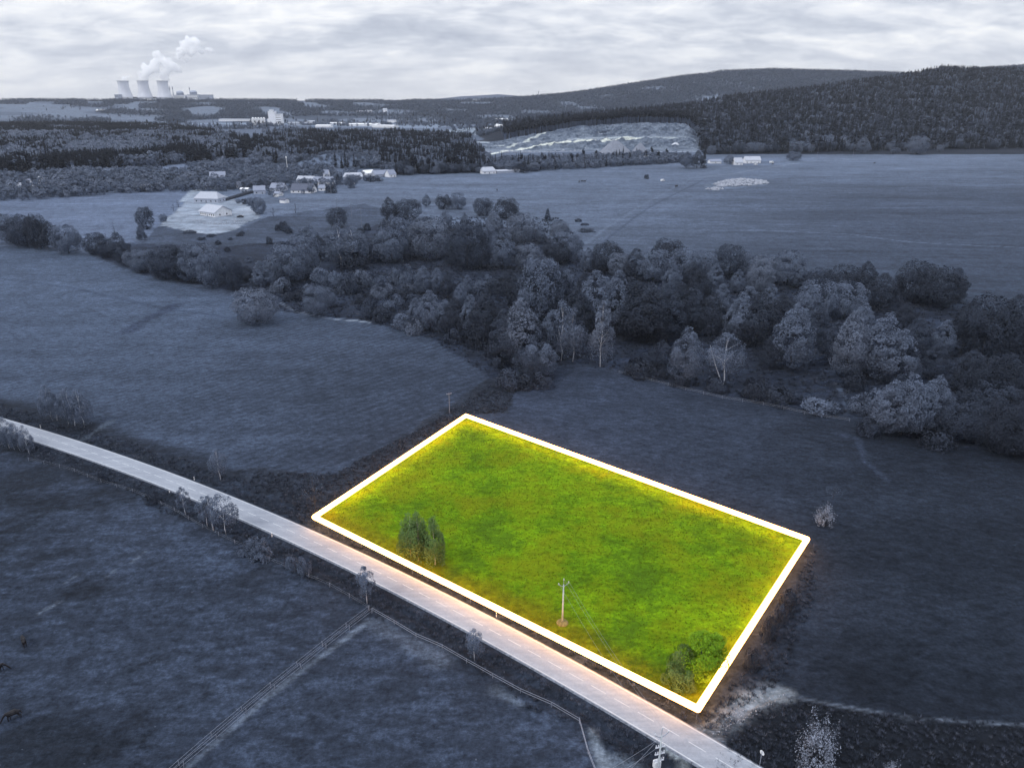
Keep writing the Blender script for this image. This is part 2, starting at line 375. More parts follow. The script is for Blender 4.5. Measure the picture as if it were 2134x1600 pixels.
# field beyond the hedgerow on the left, village fields, plain
m = inpoly(U, V, [(-900, 430), (0, 412), (130, 408), (300, 396), (412, 394), (380, 440), (330, 470), (300, 500), (190, 520), (0, 512), (-900, 500)])
C = np.where(m[..., None], lin(92, 105, 138), C); rough = np.where(m, 0, rough)
m = inpoly(U, V, [(380, 470), (360, 455), (412, 395), (560, 400), (720, 372), (1000, 362), (1500, 330), (2134, 318), (2134, 345), (1200, 395), (820, 420)])
C = np.where(m[..., None], C * 1.12, C)
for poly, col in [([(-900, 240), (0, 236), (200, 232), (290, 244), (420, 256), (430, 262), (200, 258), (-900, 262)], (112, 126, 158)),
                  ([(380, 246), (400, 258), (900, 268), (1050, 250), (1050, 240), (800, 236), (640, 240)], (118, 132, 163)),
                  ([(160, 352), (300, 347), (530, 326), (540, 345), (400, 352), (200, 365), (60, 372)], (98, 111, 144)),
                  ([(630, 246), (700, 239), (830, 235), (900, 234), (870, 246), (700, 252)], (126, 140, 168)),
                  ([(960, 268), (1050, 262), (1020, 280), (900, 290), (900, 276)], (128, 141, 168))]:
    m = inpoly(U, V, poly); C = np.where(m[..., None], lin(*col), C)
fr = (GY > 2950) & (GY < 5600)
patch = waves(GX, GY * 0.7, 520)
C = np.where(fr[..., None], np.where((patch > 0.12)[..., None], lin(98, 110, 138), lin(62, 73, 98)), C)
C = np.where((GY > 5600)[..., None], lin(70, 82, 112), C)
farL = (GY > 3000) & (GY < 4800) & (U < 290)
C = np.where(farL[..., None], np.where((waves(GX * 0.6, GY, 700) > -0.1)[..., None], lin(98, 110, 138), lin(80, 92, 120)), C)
# wooded hill floor
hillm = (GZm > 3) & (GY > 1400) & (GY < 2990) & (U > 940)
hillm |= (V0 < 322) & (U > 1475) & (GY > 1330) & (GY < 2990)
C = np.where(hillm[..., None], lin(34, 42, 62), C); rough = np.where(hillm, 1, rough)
# quarry floor, faces and haul roads
qm = (ss(965, 985, U + mid * 5) * (1 - ss(1435, 1462, U + mid * 6))) * (GY > 1395) * (GY < 1612 + mid * 10) * (GY < 1700)
C = lerp(C, lin(112, 124, 152) * 1.0, np.clip(qm, 0, 1)); rock = np.clip(qm, 0, 1)
def paint_line(px, wdt, col, k=1.0, soft=0.5, noise=0.0, pts=None):
    global C
    d = polydist(GX, GY, pts if pts is not None else line(px)) + noise * mid
    C = lerp(C, lin(*col), k * (1 - ss(wdt * (1 - soft), wdt * (1 + soft), d)))
paint_line([(1020, 322), (1060, 315), (1140, 305), (1200, 299), (1260, 296), (1330, 292)], 6, (215, 222, 234))
paint_line([(1075, 305), (1110, 290), (1135, 280)], 6, (205, 213, 228))
paint_line([(960, 300), (1000, 296), (1075, 303)], 9, (165, 176, 202), noise=3)
# tracks in meadows and fields
paint_line([(1222, 508), (1270, 470), (1330, 432), (1380, 405), (1440, 372), (1500, 352), (1560, 341), (1650, 338), (1760, 332)], 1.4, (100, 113, 144), 0.6)
paint_line([(1250, 512), (1320, 455), (1400, 408), (1470, 372)], 1.0, (52, 62, 88), 0.6)
paint_line([(1460, 370), (1600, 350), (1700, 336), (1790, 333)], 1.8, (118, 130, 158), 0.6)
paint_line([(1560, 480), (1760, 487), (1900, 505), (2134, 516)], 1.2, (98, 112, 146), 0.7)
paint_line([(0, 580), (140, 598), (330, 640), (480, 662), (560, 672)], 1.0, (55, 66, 92), 0.8)
paint_line([(265, 690), (310, 664), (365, 636)], 3.0, (52, 62, 88), 0.8, noise=2)
paint_line([(410, 600), (560, 660), (640, 668)], 0.8, (60, 70, 95), 0.5)
paint_line([(700, 666), (740, 668), (770, 672)], 0.6, (150, 162, 190), 0.8)
paint_line([(585, 632), (620, 650), (700, 666)], 0.5, (120, 132, 162), 0.8)
paint_line([(164, 918), (190, 903), (212, 890), (230, 878)], 1.2, (96, 108, 134), 0.7, noise=0.7)
paint_line([(430, 470), (540, 458), (640, 440), (760, 425)], 1.5, (62, 73, 101), 0.6, noise=1)
paint_line([(1735, 900), (1790, 915), (1800, 960), (1850, 1000)], 1.2, (58, 68, 94), 0.6, noise=1)
paint_line([(1745, 800), (1760, 830), (1765, 862)], 0.7, (84, 96, 125), 0.7)
# dirt access beside the plot and thin path
paint_line([(1474, 1532), (1515, 1500), (1555, 1466), (1610, 1446)], 2.3, (126, 136, 160), 0.75, 0.6, 1.3)
paint_line([(1555, 1462), (1640, 1446)], 1.4, (150, 160, 182), 0.5, 0.5, 0.8)
paint_line([(1640, 1450), (1676, 1456), (1725, 1466), (1807, 1480), (1900, 1497), (2134, 1510), (2500, 1520)], 0.35, (92, 102, 126), 0.85)
paint_line([(770, 1292), (700, 1345), (640, 1388), (560, 1450), (480, 1520), (400, 1590), (340, 1640)], 0.5, (108, 120, 148), 0.8, 0.8, 0.4)
paint_line([(790, 1300), (850, 1335), (920, 1370)], 1.6, (96, 107, 134), 0.6, 0.8, 1.6)
paint_line([(1040, 1440), (1090, 1470)], 1.2, (104, 116, 142), 0.6, 0.8, 1.6)
paint_line([(1233, 1520), (1245, 1560), (1262, 1600), (1290, 1650)], 0.9, (130, 142, 168), 0.8, 0.6, 0.8)
paint_line([(1400, 1560), (1425, 1580), (1432, 1640)], 0.8, (165, 176, 198), 0.9, 0.4, 0.4)
paint_line([(1290, 1590), (1330, 1620)], 1.6, (110, 122, 148), 0.6, 0.4, 0.8)
for a, b in [((75, 1282), (120, 1256)), ((135, 1214), (165, 1196)), ((215, 1208), (240, 1188)), ((270, 1176), (300, 1150))]:
    paint_line([a, b], 0.05, (120, 132, 160), 0.4, 0.9, 0.6)
# loose white specks of dry dung and stones over the pasture
# earth platform round the new house
plat = [(338, 470), (352, 452), (378, 430), (402, 400), (412, 396), (470, 408), (520, 430), (545, 455), (512, 464), (490, 480), (448, 488), (412, 486), (370, 478)]
pm = inpoly(U + waves(GX, GY, 12) * 4, V + mid * 1.5, plat)
C = np.where(pm[..., None], lin(126, 138, 164) * (1 + 0.5 * fbm(GX, GY * 1.6, 13, 5))[..., None], C); rock = np.where(pm, 0.35, rock)
paint_line([(380, 420), (402, 398), (430, 390), (470, 395)], 3, (150, 162, 190), 0.9)
m = inpoly(U + mid * 3, V + waves(GX, GY, 30) * 2.0, [(1470, 386), (1500, 376), (1540, 372), (1600, 377), (1606, 384), (1570, 388), (1500, 395), (1480, 396)])
C = np.where(m[..., None], lin(92, 104, 132) * (1 + 0.5 * fbm(GX, GY, 6))[..., None], C)
# the plot
gm = inpoly(U0, V0, PLOTPX)
gcol = lerp(np.broadcast_to(lin(99, 134, 10), C.shape), np.broadcast_to(lin(78, 118, 8), C.shape), np.clip(0.5 + 0.5 * big, 0, 1))
C = np.where(gm[..., None], gcol, C); green = gm.astype(float)
samp = np.where(gm, 0.0, samp); rough = np.where(gm, 0.12 + 0.6 * vgm, rough); rock = np.where(gm, 0, rock)
C = lerp(C, lin(98, 96, 14), gm * (1 - ss(9.5, 13.5, droad + mid)) * 0.75)
C = np.clip(C, 0.002, 0.9)
nr, nc = GX.shape
idx = np.arange(nr * nc).reshape(nr, nc)
Fq = np.stack([idx[:-1, :-1], idx[:-1, 1:], idx[1:, 1:], idx[1:, :-1]], -1).reshape(-1, 4)
gmat = bpy.data.materials.new('ground_cover'); gmat.use_nodes = True; t = gmat.node_tree; b = t.nodes['Principled BSDF']
b.inputs['Roughness'].default_value = 0.95; b.inputs['Specular IOR Level'].default_value = 0.08
def A(t, n): return N(t, 'ShaderNodeAttribute', attribute_name=n)
tcg = N(t, 'ShaderNodeTexCoord').outputs['Object']
def noise(t, vec, scale, det=4, rou=0.6, mp=None, dist=0):
    if mp is not None:
        m = N(t, 'ShaderNodeMapping'); L(t, vec, m.inputs[0]); m.inputs['Scale'].default_value = mp[0]; m.inputs['Rotation'].default_value = (0, 0, mp[1]); vec = m.outputs[0]
    n = N(t, 'ShaderNodeTexNoise', inp={'Scale': scale, 'Detail': det, 'Roughness': rou, 'Distortion': dist}); L(t, vec, n.inputs['Vector']); return n.outputs[0]
fine = noise(t, tcg, 1.3, 6, 0.75); mid_n = noise(t, tcg, 0.11, 5, 0.6); bign = noise(t, tcg, 0.018, 4)
strk = noise(t, tcg, 0.16, 5, 0.6, ((0.35, 2.6, 1), R(-35)))
hstr = noise(t, tcg, 0.03, 6, 0.65, ((0.22, 2.0, 1), R(8)))
spk = noise(t, tcg, 2.6, 3, 0.6)
def rng_map(f, lo, hi, a=0.3, b=0.7): return ramp(t, f, [(a, lo), (b, hi)])
mult = math_n(t, 'MULTIPLY', math_n(t, 'MULTIPLY_ADD', fine, 1.1), 1.0)
mult.node.inputs[2].default_value = 0
f1 = N(t, 'ShaderNodeMapRange', inp={1: 0.25, 2: 0.75, 3: 0.4, 4: 1.6}); L(t, fine, f1.inputs[0])
f2 = N(t, 'ShaderNodeMapRange', inp={1: 0.3, 2: 0.7, 3: 0.82, 4: 1.18}); L(t, mid_n, f2.inputs[0])
f3 = N(t, 'ShaderNodeMapRange', inp={1: 0.3, 2: 0.7, 3: 0.88, 4: 1.12}); L(t, bign, f3.inputs[0])
f4 = N(t, 'ShaderNodeMapRange', inp={1: 0.3, 2: 0.7, 3: 0.80, 4: 1.20}); L(t, hstr, f4.inputs[0])
m1 = math_n(t, 'MULTIPLY', math_n(t, 'MULTIPLY', f1.outputs[0], f2.outputs[0]), math_n(t, 'MULTIPLY', f3.outputs[0], f4.outputs[0]))
# mown rows
ph = math_n(t, 'ADD', A(t, 'phase').outputs['Fac'], math_n(t, 'MULTIPLY', mid_n, 3.0))
sn = math_n(t, 'SINE', ph); brk = N(t, 'ShaderNodeMapRange', inp={1: 0.35, 2: 0.65, 3: 0.0, 4: 1.0}); L(t, strk, brk.inputs[0])
sm = math_n(t, 'MULTIPLY', math_n(t, 'MULTIPLY', sn, A(t, 'samp').outputs['Fac']), math_n(t, 'MULTIPLY', brk.outputs[0], 0.30))
g1 = noise(t, tcg, 0.33, 5, 0.72, ((1.0, 1.9, 1), R(-28)), 0.4); gmr = N(t, 'ShaderNodeMapRange', inp={1: 0.3, 2: 0.7, 3: 0.52, 4: 1.5}); L(t, g1, gmr.inputs[0])
g2 = noise(t, tcg, 0.045, 5, 0.65, ((1.0, 1.6, 1), R(10)), 0.6); gm2 = N(t, 'ShaderNodeMapRange', inp={1: 0.3, 2: 0.7, 3: 0.85, 4: 1.15}); L(t, g2, gm2.inputs[0])
m1 = math_n(t, 'MULTIPLY', m1, math_n(t, 'MULTIPLY', gmr.outputs[0], gm2.outputs[0]))
m2 = math_n(t, 'MULTIPLY', m1, math_n(t, 'ADD', sm, 1.0))
# rough tussocky ground
rg = noise(t, tcg, 0.5, 6, 0.8); rg2 = N(t, 'ShaderNodeMapRange', inp={1: 0.3, 2: 0.7, 3: 0.35, 4: 1.6}); L(t, rg, rg2.inputs[0])
rf = A(t, 'rough').outputs['Fac']
rmul = math_n(t, 'ADD', math_n(t, 'MULTIPLY', math_n(t, 'SUBTRACT', rg2.outputs[0], 1.0), rf), 1.0)
m3 = math_n(t, 'MULTIPLY', m2, rmul)
colv = mixc(t, 1.0, A(t, 'Col').outputs[0], m3, 'MULTIPLY')
mot = noise(t, tcg, 0.17, 9, 0.72, ((0.55, 1.7, 1), R(-38)), 0.5); motr = ramp(t, mot, [(0.46, 0.0), (0.54, 1.0)])
nog = math_n(t, 'SUBTRACT', 1.0, A(t, 'green').outputs['Fac'], True)
colv = mixc(t, math_n(t, 'MULTIPLY', math_n(t, 'MULTIPLY', motr, math_n(t, 'ADD', math_n(t, 'MULTIPLY', rf, 0.42), 0.07)), nog), colv, (0.012, 0.015, 0.022))
# pale specks in pasture
sp1 = noise(t, tcg, 0.9, 2, 0.5, ((1, 2.2, 1), R(-30))); spk1 = ramp(t, sp1, [(0.735, 0.0), (0.76, 1.0)])
colv = mixc(t, math_n(t, 'MULTIPLY', spk1, math_n(t, 'MULTIPLY', rf, 0.45)), colv, (0.17, 0.195, 0.26))
# yellow flowers and tint variation in the green plot
gf = A(t, 'green').outputs['Fac']
yn = math_n(t, 'ADD', math_n(t, 'MULTIPLY', noise(t, tcg, 0.06, 6, 0.68), 0.78), math_n(t, 'MULTIPLY', noise(t, tcg, 0.7, 4, 0.8), 0.22))
yl = ramp(t, yn, [(0.46, 0.0), (0.60, 1.0)])
colv = mixc(t, math_n(t, 'MULTIPLY', math_n(t, 'MULTIPLY', yl, gf), 0.55), colv, (0.145, 0.148, 0.003))
dk = ramp(t, yn, [(0.38, 1.0), (0.48, 0.0)])
colv = mixc(t, math_n(t, 'MULTIPLY', math_n(t, 'MULTIPLY', dk, gf), 0.6), colv, (0.034, 0.080, 0.005))
# broken rock in the quarry
rk = noise(t, tcg, 0.035, 7, 0.62, ((1.5, 0.6, 1), R(25)), 0.8); rkr = ramp(t, rk, [(0.34, (0.10, 0.12, 0.18)), (0.45, (0.20, 0.24, 0.32)), (0.55, (0.30, 0.34, 0.43)), (0.68, (0.48, 0.52, 0.61))])
colv = mixc(t, math_n(t, 'MULTIPLY', A(t, 'rock').outputs['Fac'], 0.75), colv, rkr)
L(t, colv, b.inputs['Base Color'])
hb = math_n(t, 'ADD', math_n(t, 'ADD', math_n(t, 'MULTIPLY', fine, 0.35), math_n(t, 'MULTIPLY', math_n(t, 'MULTIPLY', rg, rf), 1.0)), math_n(t, 'MULTIPLY', math_n(t, 'MULTIPLY', rk, A(t, 'rock').outputs['Fac']), 12.0))
bn = N(t, 'ShaderNodeBump', inp={'Strength': 0.8, 'Distance': 0.7}); L(t, hb, bn.inputs['Height']); L(t, bn.outputs[0], b.inputs['Normal'])
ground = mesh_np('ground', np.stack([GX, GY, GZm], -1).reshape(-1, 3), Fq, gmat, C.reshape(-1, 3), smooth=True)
for nm, arr in (('phase', phase), ('samp', samp), ('rough', rough), ('green', green), ('rock', rock)):
    at = ground.data.attributes.new(nm, 'FLOAT', 'POINT'); at.data.foreach_set('value', arr.astype(np.float32).ravel())
tag(ground, kind='structure')

# ------------------------------------------------------------------ quarry: broken rock faces, benches and haul roads as their own relief
qy = np.linspace(1404, 1640, 190); qu = np.linspace(955, 1472, 420); QU, QY = np.meshgrid(qu, qy); QX = (QU - 1067) / F * (QY * cp + H * sp * 0.4); QZ = terrain(QX, QY)
tq = np.clip((QY - 1440) / 160, 0, 1); face = ss(.04, .12, tq) * (1 - ss(.34, .42, tq)) + ss(.60, .66, tq) * (1 - ss(.94, 1.0, tq))
rdg = 1 - np.abs(fbm(QX, QZ * 2.2 + QY * 0.4, 26, 5, .6)); f2q = fbm(QX + 900, QZ * 2 + QY, 9, 5, .65)
edge = ss(955, 985, QU) * (1 - ss(1448, 1470, QU)) * ss(1404, 1412, QY) * (1 - ss(1615, 1632, QY + 10 * fbm(QX, QY, 30)))
QD = (rdg * 4.5 + f2q * 2.0) * (0.25 + face) ; off = -1.5 + (2.3 + QD * .8) * edge
base = lin(122, 134, 162); CQ = np.ones(QX.shape + (3,)) * base
CQ = lerp(CQ, lin(80, 92, 120), np.clip(face * (0.35 + 0.9 * np.clip(f2q, -1, 1)), 0, 1)); CQ = lerp(CQ, lin(58, 69, 95), ss(.55, .95, 1 - rdg) * face * .8)
CQ = lerp(CQ, lin(196, 206, 224), (ss(.40, .46, tq) * (1 - ss(.54, .60, tq))) * (0.45 + .4 * np.clip(fbm(QX, QY, 60), -1, 1)))
CQ = lerp(CQ, lin(76, 88, 115), ss(0.1, .7, fbm(QX, QY * 1.5, 38, 5)) * (1 - face) * .8 + 0 * QX)
dq = polydist(QX, QY, line([(1020, 322), (1060, 315), (1140, 305), (1200, 299), (1260, 296), (1330, 292)])); CQ = lerp(CQ, lin(222, 228, 238), 1 - ss(3, 7, dq + 2 * f2q))
dq = polydist(QX, QY, line([(1060, 312), (1110, 292), (1135, 282)])); CQ = lerp(CQ, lin(206, 214, 228), (1 - ss(3, 7, dq + 2 * f2q)) * .8)
qmat = bpy.data.materials.new('quarry_rock'); qmat.use_nodes = True; t = qmat.node_tree; b = t.nodes['Principled BSDF']; b.inputs['Roughness'].default_value = .95; b.inputs['Specular IOR Level'].default_value = .1
nq = noise(t, N(t, 'ShaderNodeTexCoord').outputs['Object'], 0.28, 7, .8); L(t, mixc(t, 1.0, A(t, 'Col').outputs[0], ramp(t, nq, [(.3, .4), (.7, 1.5)]), 'MULTIPLY'), b.inputs['Base Color'])
bq_ = N(t, 'ShaderNodeBump', inp={'Strength': .9, 'Distance': 2.0}); L(t, nq, bq_.inputs['Height']); L(t, bq_.outputs[0], b.inputs['Normal'])
iq = np.arange(QX.size).reshape(QX.shape); Fq2 = np.stack([iq[:-1, :-1], iq[:-1, 1:], iq[1:, 1:], iq[1:, :-1]], -1).reshape(-1, 4)
tag(mesh_np('quarry_terrain', np.stack([QX, QY - QD * face * .6, QZ + off], -1).reshape(-1, 3), Fq2, qmat, np.clip(CQ, .01, .9).reshape(-1, 3), smooth=True), kind='structure')

# ------------------------------------------------------------------ road
rm = bpy.data.materials.new('asphalt'); rm.use_nodes = True; t = rm.node_tree; b = t.nodes['Principled BSDF']; b.inputs['Roughness'].default_value = 0.85
tcg = N(t, 'ShaderNodeTexCoord').outputs['Object']; at = A(t, 'lane').outputs['Fac']
big_ = noise(t, tcg, 0.06, 4, 0.6, ((1, 1, 1), 0)); fin_ = noise(t, tcg, 3.0, 5, 0.7); alng = noise(t, tcg, 0.7, 4, 0.6, ((0.12, 1.6, 1), R(35)))
f = math_n(t, 'ADD', math_n(t, 'MULTIPLY', big_, 0.3), math_n(t, 'ADD', math_n(t, 'MULTIPLY', fin_, 0.35), math_n(t, 'MULTIPLY', alng, 0.35)))
base = ramp(t, f, [(0.36, (0.165, 0.188, 0.235)), (0.64, (0.305, 0.335, 0.39))])
whl = math_n(t, 'ABSOLUTE', math_n(t, 'SUBTRACT', math_n(t, 'ABSOLUTE', at), 0.48))
wt = ramp(t, whl, [(0.05, 0.0), (0.2, 1.0)])
wmix = mixc(t, math_n(t, 'MULTIPLY', math_n(t, 'SUBTRACT', 1.0, wt), 0.35), base, (0.195, 0.215, 0.26))
L(t, wmix, b.inputs['Base Color'])
K = 9
offs = np.linspace(-1, 1, K) * HW
zz = 0.20 - 0.06 * (np.linspace(-1, 1, K) ** 2)
Vr = np.concatenate([np.c_[cen + nor * o, np.full(len(cen), z)] for o, z in zip(offs, zz)])
n = len(cen); i = np.arange(n - 1)
Fr = np.concatenate([np.stack([i + k * n, i + 1 + k * n, i + 1 + (k + 1) * n, i + (k + 1) * n], 1) for k in range(K - 1)])
road = mesh_np('road', Vr, Fr, rm, smooth=True); at = road.data.attributes.new('lane', 'FLOAT', 'POINT'); at.data.foreach_set('value', np.repeat(np.linspace(-1, 1, K), n).astype(np.float32))
tag(road, kind='structure')
mat('gravel_edge', (0.13, 0.145, 0.18), 0.95, 0.45, 2.0); mat('road_paint', (0.42, 0.45, 0.50), 0.7, 0.12, 1.0)
for sgn in (1, -1):
    a = cen + nor * sgn * HW; bb = cen + nor * sgn * (HW + 0.55)
    Vs = np.concatenate([np.c_[a, np.full(n, 0.139)], np.c_[bb, np.full(n, -0.12)]])
    tag(mesh_np('road_shoulder', Vs, np.stack([i, i + 1, i + 1 + n, i + n], 1), 'gravel_edge'), kind='structure')
arc = np.concatenate([[0], np.cumsum(np.hypot(*np.diff(cen, axis=0).T))])
def along(s):
    return np.array([np.interp(s, arc, cen[:, 0]), np.interp(s, arc, cen[:, 1])]), np.array([np.interp(s, arc, nor[:, 0]), np.interp(s, arc, nor[:, 1])])
vs = []; fs = []
def ribbon(s0, s1, o, wdt, z, step=1.5):
    k = max(2, int((s1 - s0) / step) + 1); b0 = len(vs)
    for s in np.linspace(s0, s1, k):
        c, nn = along(s); vs.append((*(c + nn * (o - wdt / 2)), z)); vs.append((*(c + nn * (o + wdt / 2)), z))
    for j in range(k - 1): q = b0 + 2 * j; fs.append((q, q + 2, q + 3, q + 1))
s = 0.0
while s < arc[-1] - 3.2: ribbon(s, s + 3.0, 0, 0.14, 0.208); s += 4.6
for o in (HW - 0.22, -HW + 0.22): ribbon(0, arc[-1], o, 0.17, 0.158)
o = mesh_np('road_markings', vs, fs, 'road_paint'); tag(o, kind='structure')
# ------------------------------------------------------------------ tree prototypes (built once, copied)
def leafquads(c, nrm, size, g, aspect=0.62):
    n = len(c); r = g.normal(size=(n, 3)); a = np.cross(nrm, r); a /= np.linalg.norm(a, axis=1)[:, None] + 1e-9
    b = np.cross(nrm, a); b /= np.linalg.norm(b, axis=1)[:, None] + 1e-9
    s = (size * g.uniform(0.6, 1.35, n))[:, None]; a = a * s; b = b * s * aspect
    V = np.stack([c - a, c - b * 1.0 + a * 0.1, c + a, c + b], 1).reshape(-1, 3)
    return V, np.arange(4 * n).reshape(-1, 4)
def profile(kind, t):
    if kind == 'oval': return np.sin(np.pi * np.clip(t, 0, 1) ** 0.62) ** 0.85
    if kind == 'cone': return (1 - t) ** 0.75 * np.minimum(1, t * 9 + 0.25)
    if kind == 'round': return np.sqrt(np.clip(1 - (2 * t - 1) ** 2, 0, 1)) ** 0.8
    if kind == 'dome': return np.sqrt(np.clip(1 - t ** 2, 0, 1)) * np.minimum(1, t * 4 + 0.55)
    if kind == 'birch': return np.sin(np.pi * np.clip(t, 0, 1) ** 0.62) ** 0.9
def crown_mesh(name, kind, Hh, z0, Rr, nl, size, mat_, seed, lobes=40, fill=0.55, squash=0.75, droop=0, gaps=0.0, lsize=0.30):
    g = np.random.default_rng(seed)
    span = Hh - z0
    t = g.uniform(0.03, 0.97, lobes); pr = profile(kind, t)
    ang = np.arange(lobes) * 2.4 + g.uniform(-0.5, 0.5, lobes); rad = Rr * pr * g.uniform(0.62, 0.95, lobes)
    lc = np.stack([np.cos(ang) * rad, np.sin(ang) * rad, z0 + t * span], 1)
    lr = Rr * lsize * 1.5 * g.uniform(0.7, 1.25, lobes) * (0.4 + 0.6 * pr)
    wts = lr ** 2; wts /= wts.sum(); li = g.choice(lobes, nl, p=wts)
    d = g.normal(size=(nl, 3)); d /= np.linalg.norm(d, axis=1)[:, None]
    ax = lc - np.array([0, 0, z0 + span * 0.4]); ax /= np.linalg.norm(ax, axis=1)[:, None] + 1e-9
    dt = (d * ax[li]).sum(1); d = np.where((dt < -0.15)[:, None] & (g.uniform(size=nl) < 0.85)[:, None], d - 2 * dt[:, None] * ax[li], d)   # keep leaves on the outer side of each bough
    rr = lr[li] * g.uniform(0.5, 1.0, nl) ** 0.3 * (1 + 0.12 * np.sin(d[:, 0] * 7 + li) * np.sin(d[:, 2] * 9))
    c = lc[li] * 1.0 + d * rr[:, None] * np.array([1, 1, squash])
    if droop: c[:, 2] -= g.exponential(droop, nl) * (0.4 + np.hypot(c[:, 0], c[:, 1]) / Rr)
    c[:, 2] = np.maximum(c[:, 2], z0 * 0.5 if z0 > 1 else 0.03)
    nrm = d * 0.3 + ax[li] * 0.9 + g.normal(size=(nl, 3)) * 0.42 + np.array([0, 0, 0.1]); nrm /= np.linalg.norm(nrm, axis=1)[:, None]
    Vv, Ff = leafquads(c, nrm, size, g)
    colr = (g.uniform(0.88, 1.12, lobes)[li] * g.uniform(0.75, 1.25, nl)); colr = np.repeat(colr, 4)
    return mesh_np(name, Vv, Ff, mat_, colr, link=False), lc
def trunk_mesh(name, Hh, r0, lc, mat_, g, z0, top=0.8, nb=9, lean=0.0, fork=False):
    mb = MB(); k = 6; pts = []; 
    for i in range(k):
        q = i / (k - 1); pts.append((lean * q * q * Hh + g.normal() * 0.012 * Hh * (i > 0), g.normal() * 0.012 * Hh * (i > 0), -0.4 + q * (Hh * top + 0.4)))
    rad = [r0 * (1.25 if i == 0 else 1 - 0.85 * i / (k - 1)) for i in range(k)]; mb.tube(pts, rad, 7)
    if fork:
        mb.tube([(0, 0, Hh * 0.05), (0.14 * Hh, 0.02 * Hh, Hh * 0.4), (0.26 * Hh, 0, Hh * 0.72)], [r0 * 0.9, r0 * 0.6, r0 * 0.15], 7)
    pa = np.array(pts)
    sel = g.choice(len(lc), min(nb, len(lc)), replace=False)
    for j in sel:
        e = lc[j]; zs = max(z0 * 0.75, e[2] - 0.28 * Hh * g.uniform(0.5, 1)); zs = min(zs, Hh * top * 0.92)
        s_ = np.array([np.interp(zs, pa[:, 2], pa[:, 0]), np.interp(zs, pa[:, 2], pa[:, 1]), zs])
        mb.tube([s_, (s_ + e) / 2 + np.array([0, 0, 0.04 * Hh]) * g.uniform(-.5, 1), e], [r0 * 0.32, r0 * 0.2, r0 * 0.05], 5, caps=False)
    me = bpy.data.meshes.new(name); me.from_pydata(mb.v, [], mb.f); me.materials.append(MATS[mat_]); 
    for p in me.polygons: p.use_smooth = True
    return me
PROTO = {}
def proto(key, kind, Hh, z0, Rr, nl, size, leaf, bark='bark', seed=0, r0=0.2, lobes=40, fill=0.55, squash=0.75, droop=0, nb=9, lean=0, fork=False, top=0.8, lsize=0.3):
    crown, lc = crown_mesh('crown', kind, Hh, z0, Rr, nl, size, leaf, seed, lobes, fill, squash, droop, lsize=lsize)
    tr = trunk_mesh('trunk', Hh, r0, lc, bark, np.random.default_rng(seed + 99), z0, top, nb, lean, fork)
    PROTO[key] = (crown, tr, Hh, Rr)
tones = ['leaf_mid', 'leaf_dark', 'leaf_pale', 'leaf_low']
for i in range(6):
    proto(f'alder{i}', 'oval', 18, 1.4, 5.5 + 0.5 * (i % 3), 11000, 0.20, ['leaf_mid', 'leaf_mid', 'leaf_dark', 'leaf_mid', 'leaf_pale', 'leaf_low'][i], seed=10 + i, lobes=170, r0=0.22, lsize=0.17)
for i in range(5):
    proto(f'round{i}', 'round', 13, 0.6, 7.0 + 0.5 * (i % 2), 11000, 0.20, ['leaf_mid', 'leaf_dark', 'leaf_pale', 'leaf_low', 'leaf_mid'][i], seed=30 + i, lobes=150, r0=0.3, nb=14, lsize=0.17)
for i in range(3):
    proto(f'cone{i}', 'cone', 14, 0.4, 4.0, 8000, 0.19, ['leaf_mid', 'leaf_dark', 'leaf_mid'][i], seed=40 + i, lobes=150, r0=0.2, lsize=0.17)
for i in range(3):
    proto(f'birch{i}', 'birch', 15, 3.8 + i * 0.4, 3.0 + 0.3 * i, 4200, 0.17, ['leaf_pale', 'leaf_mid', 'leaf_mid'][i], 'birch_bark', seed=50 + i, lobes=34, r0=0.15, droop=0.9, nb=8, top=0.9, lean=0.012 * (i - 1), lsize=0.26)
proto('birchfork', 'birch', 17, 7.5, 4.6, 4200, 0.17, 'leaf_mid', 'birch_bark', seed=57, lobes=34, r0=0.18, droop=0.8, nb=8, fork=True, top=0.9)
for i in range(3):
    proto(f'thin{i}', 'birch', 9, 3.2, 1.7 + 0.35 * i, 2400, 0.12, 'leaf_mid', 'birch_bark', seed=60 + i, lobes=16, r0=0.10, droop=0.4, nb=7, top=0.93, lean=0.02, lsize=0.34)
for i in range(2):
    proto(f'bare{i}', 'birch', 10, 2.6, 2.0, 110, 0.14, 'leaf_mid', 'bark', seed=66 + i, lobes=26, r0=0.09, nb=22, top=0.93)
for i in range(3):
    proto(f'gbirch{i}', 'birch', 12, 2.0, 2.2, 5200, 0.15, 'leaf_green', 'birch_bark_warm', seed=70 + i, lobes=34, r0=0.13, droop=0.9, nb=7, top=0.9, lsize=0.3)
for i in range(4):
    proto(f'bush{i}', 'dome', 3.2, 0.0, 3.0, 1500, 0.20, ['leaf_low', 'leaf_mid', 'leaf_dark', 'leaf_pale'][i], seed=80 + i, lobes=26, r0=0.08, top=0.5, lsize=0.32)
for i in range(2):
    proto(f'gbush{i}', 'dome', 3.2, 0.0, 2.2, 3200, 0.11, ['leaf_green', 'leaf_lime'][i], seed=86 + i, lobes=26, r0=0.07, top=0.5, lsize=0.34)
proto('glime', 'oval', 5.2, 0.2, 1.9, 5200, 0.11, 'leaf_lime', seed=89, lobes=34, r0=0.08, top=0.6, lsize=0.32)
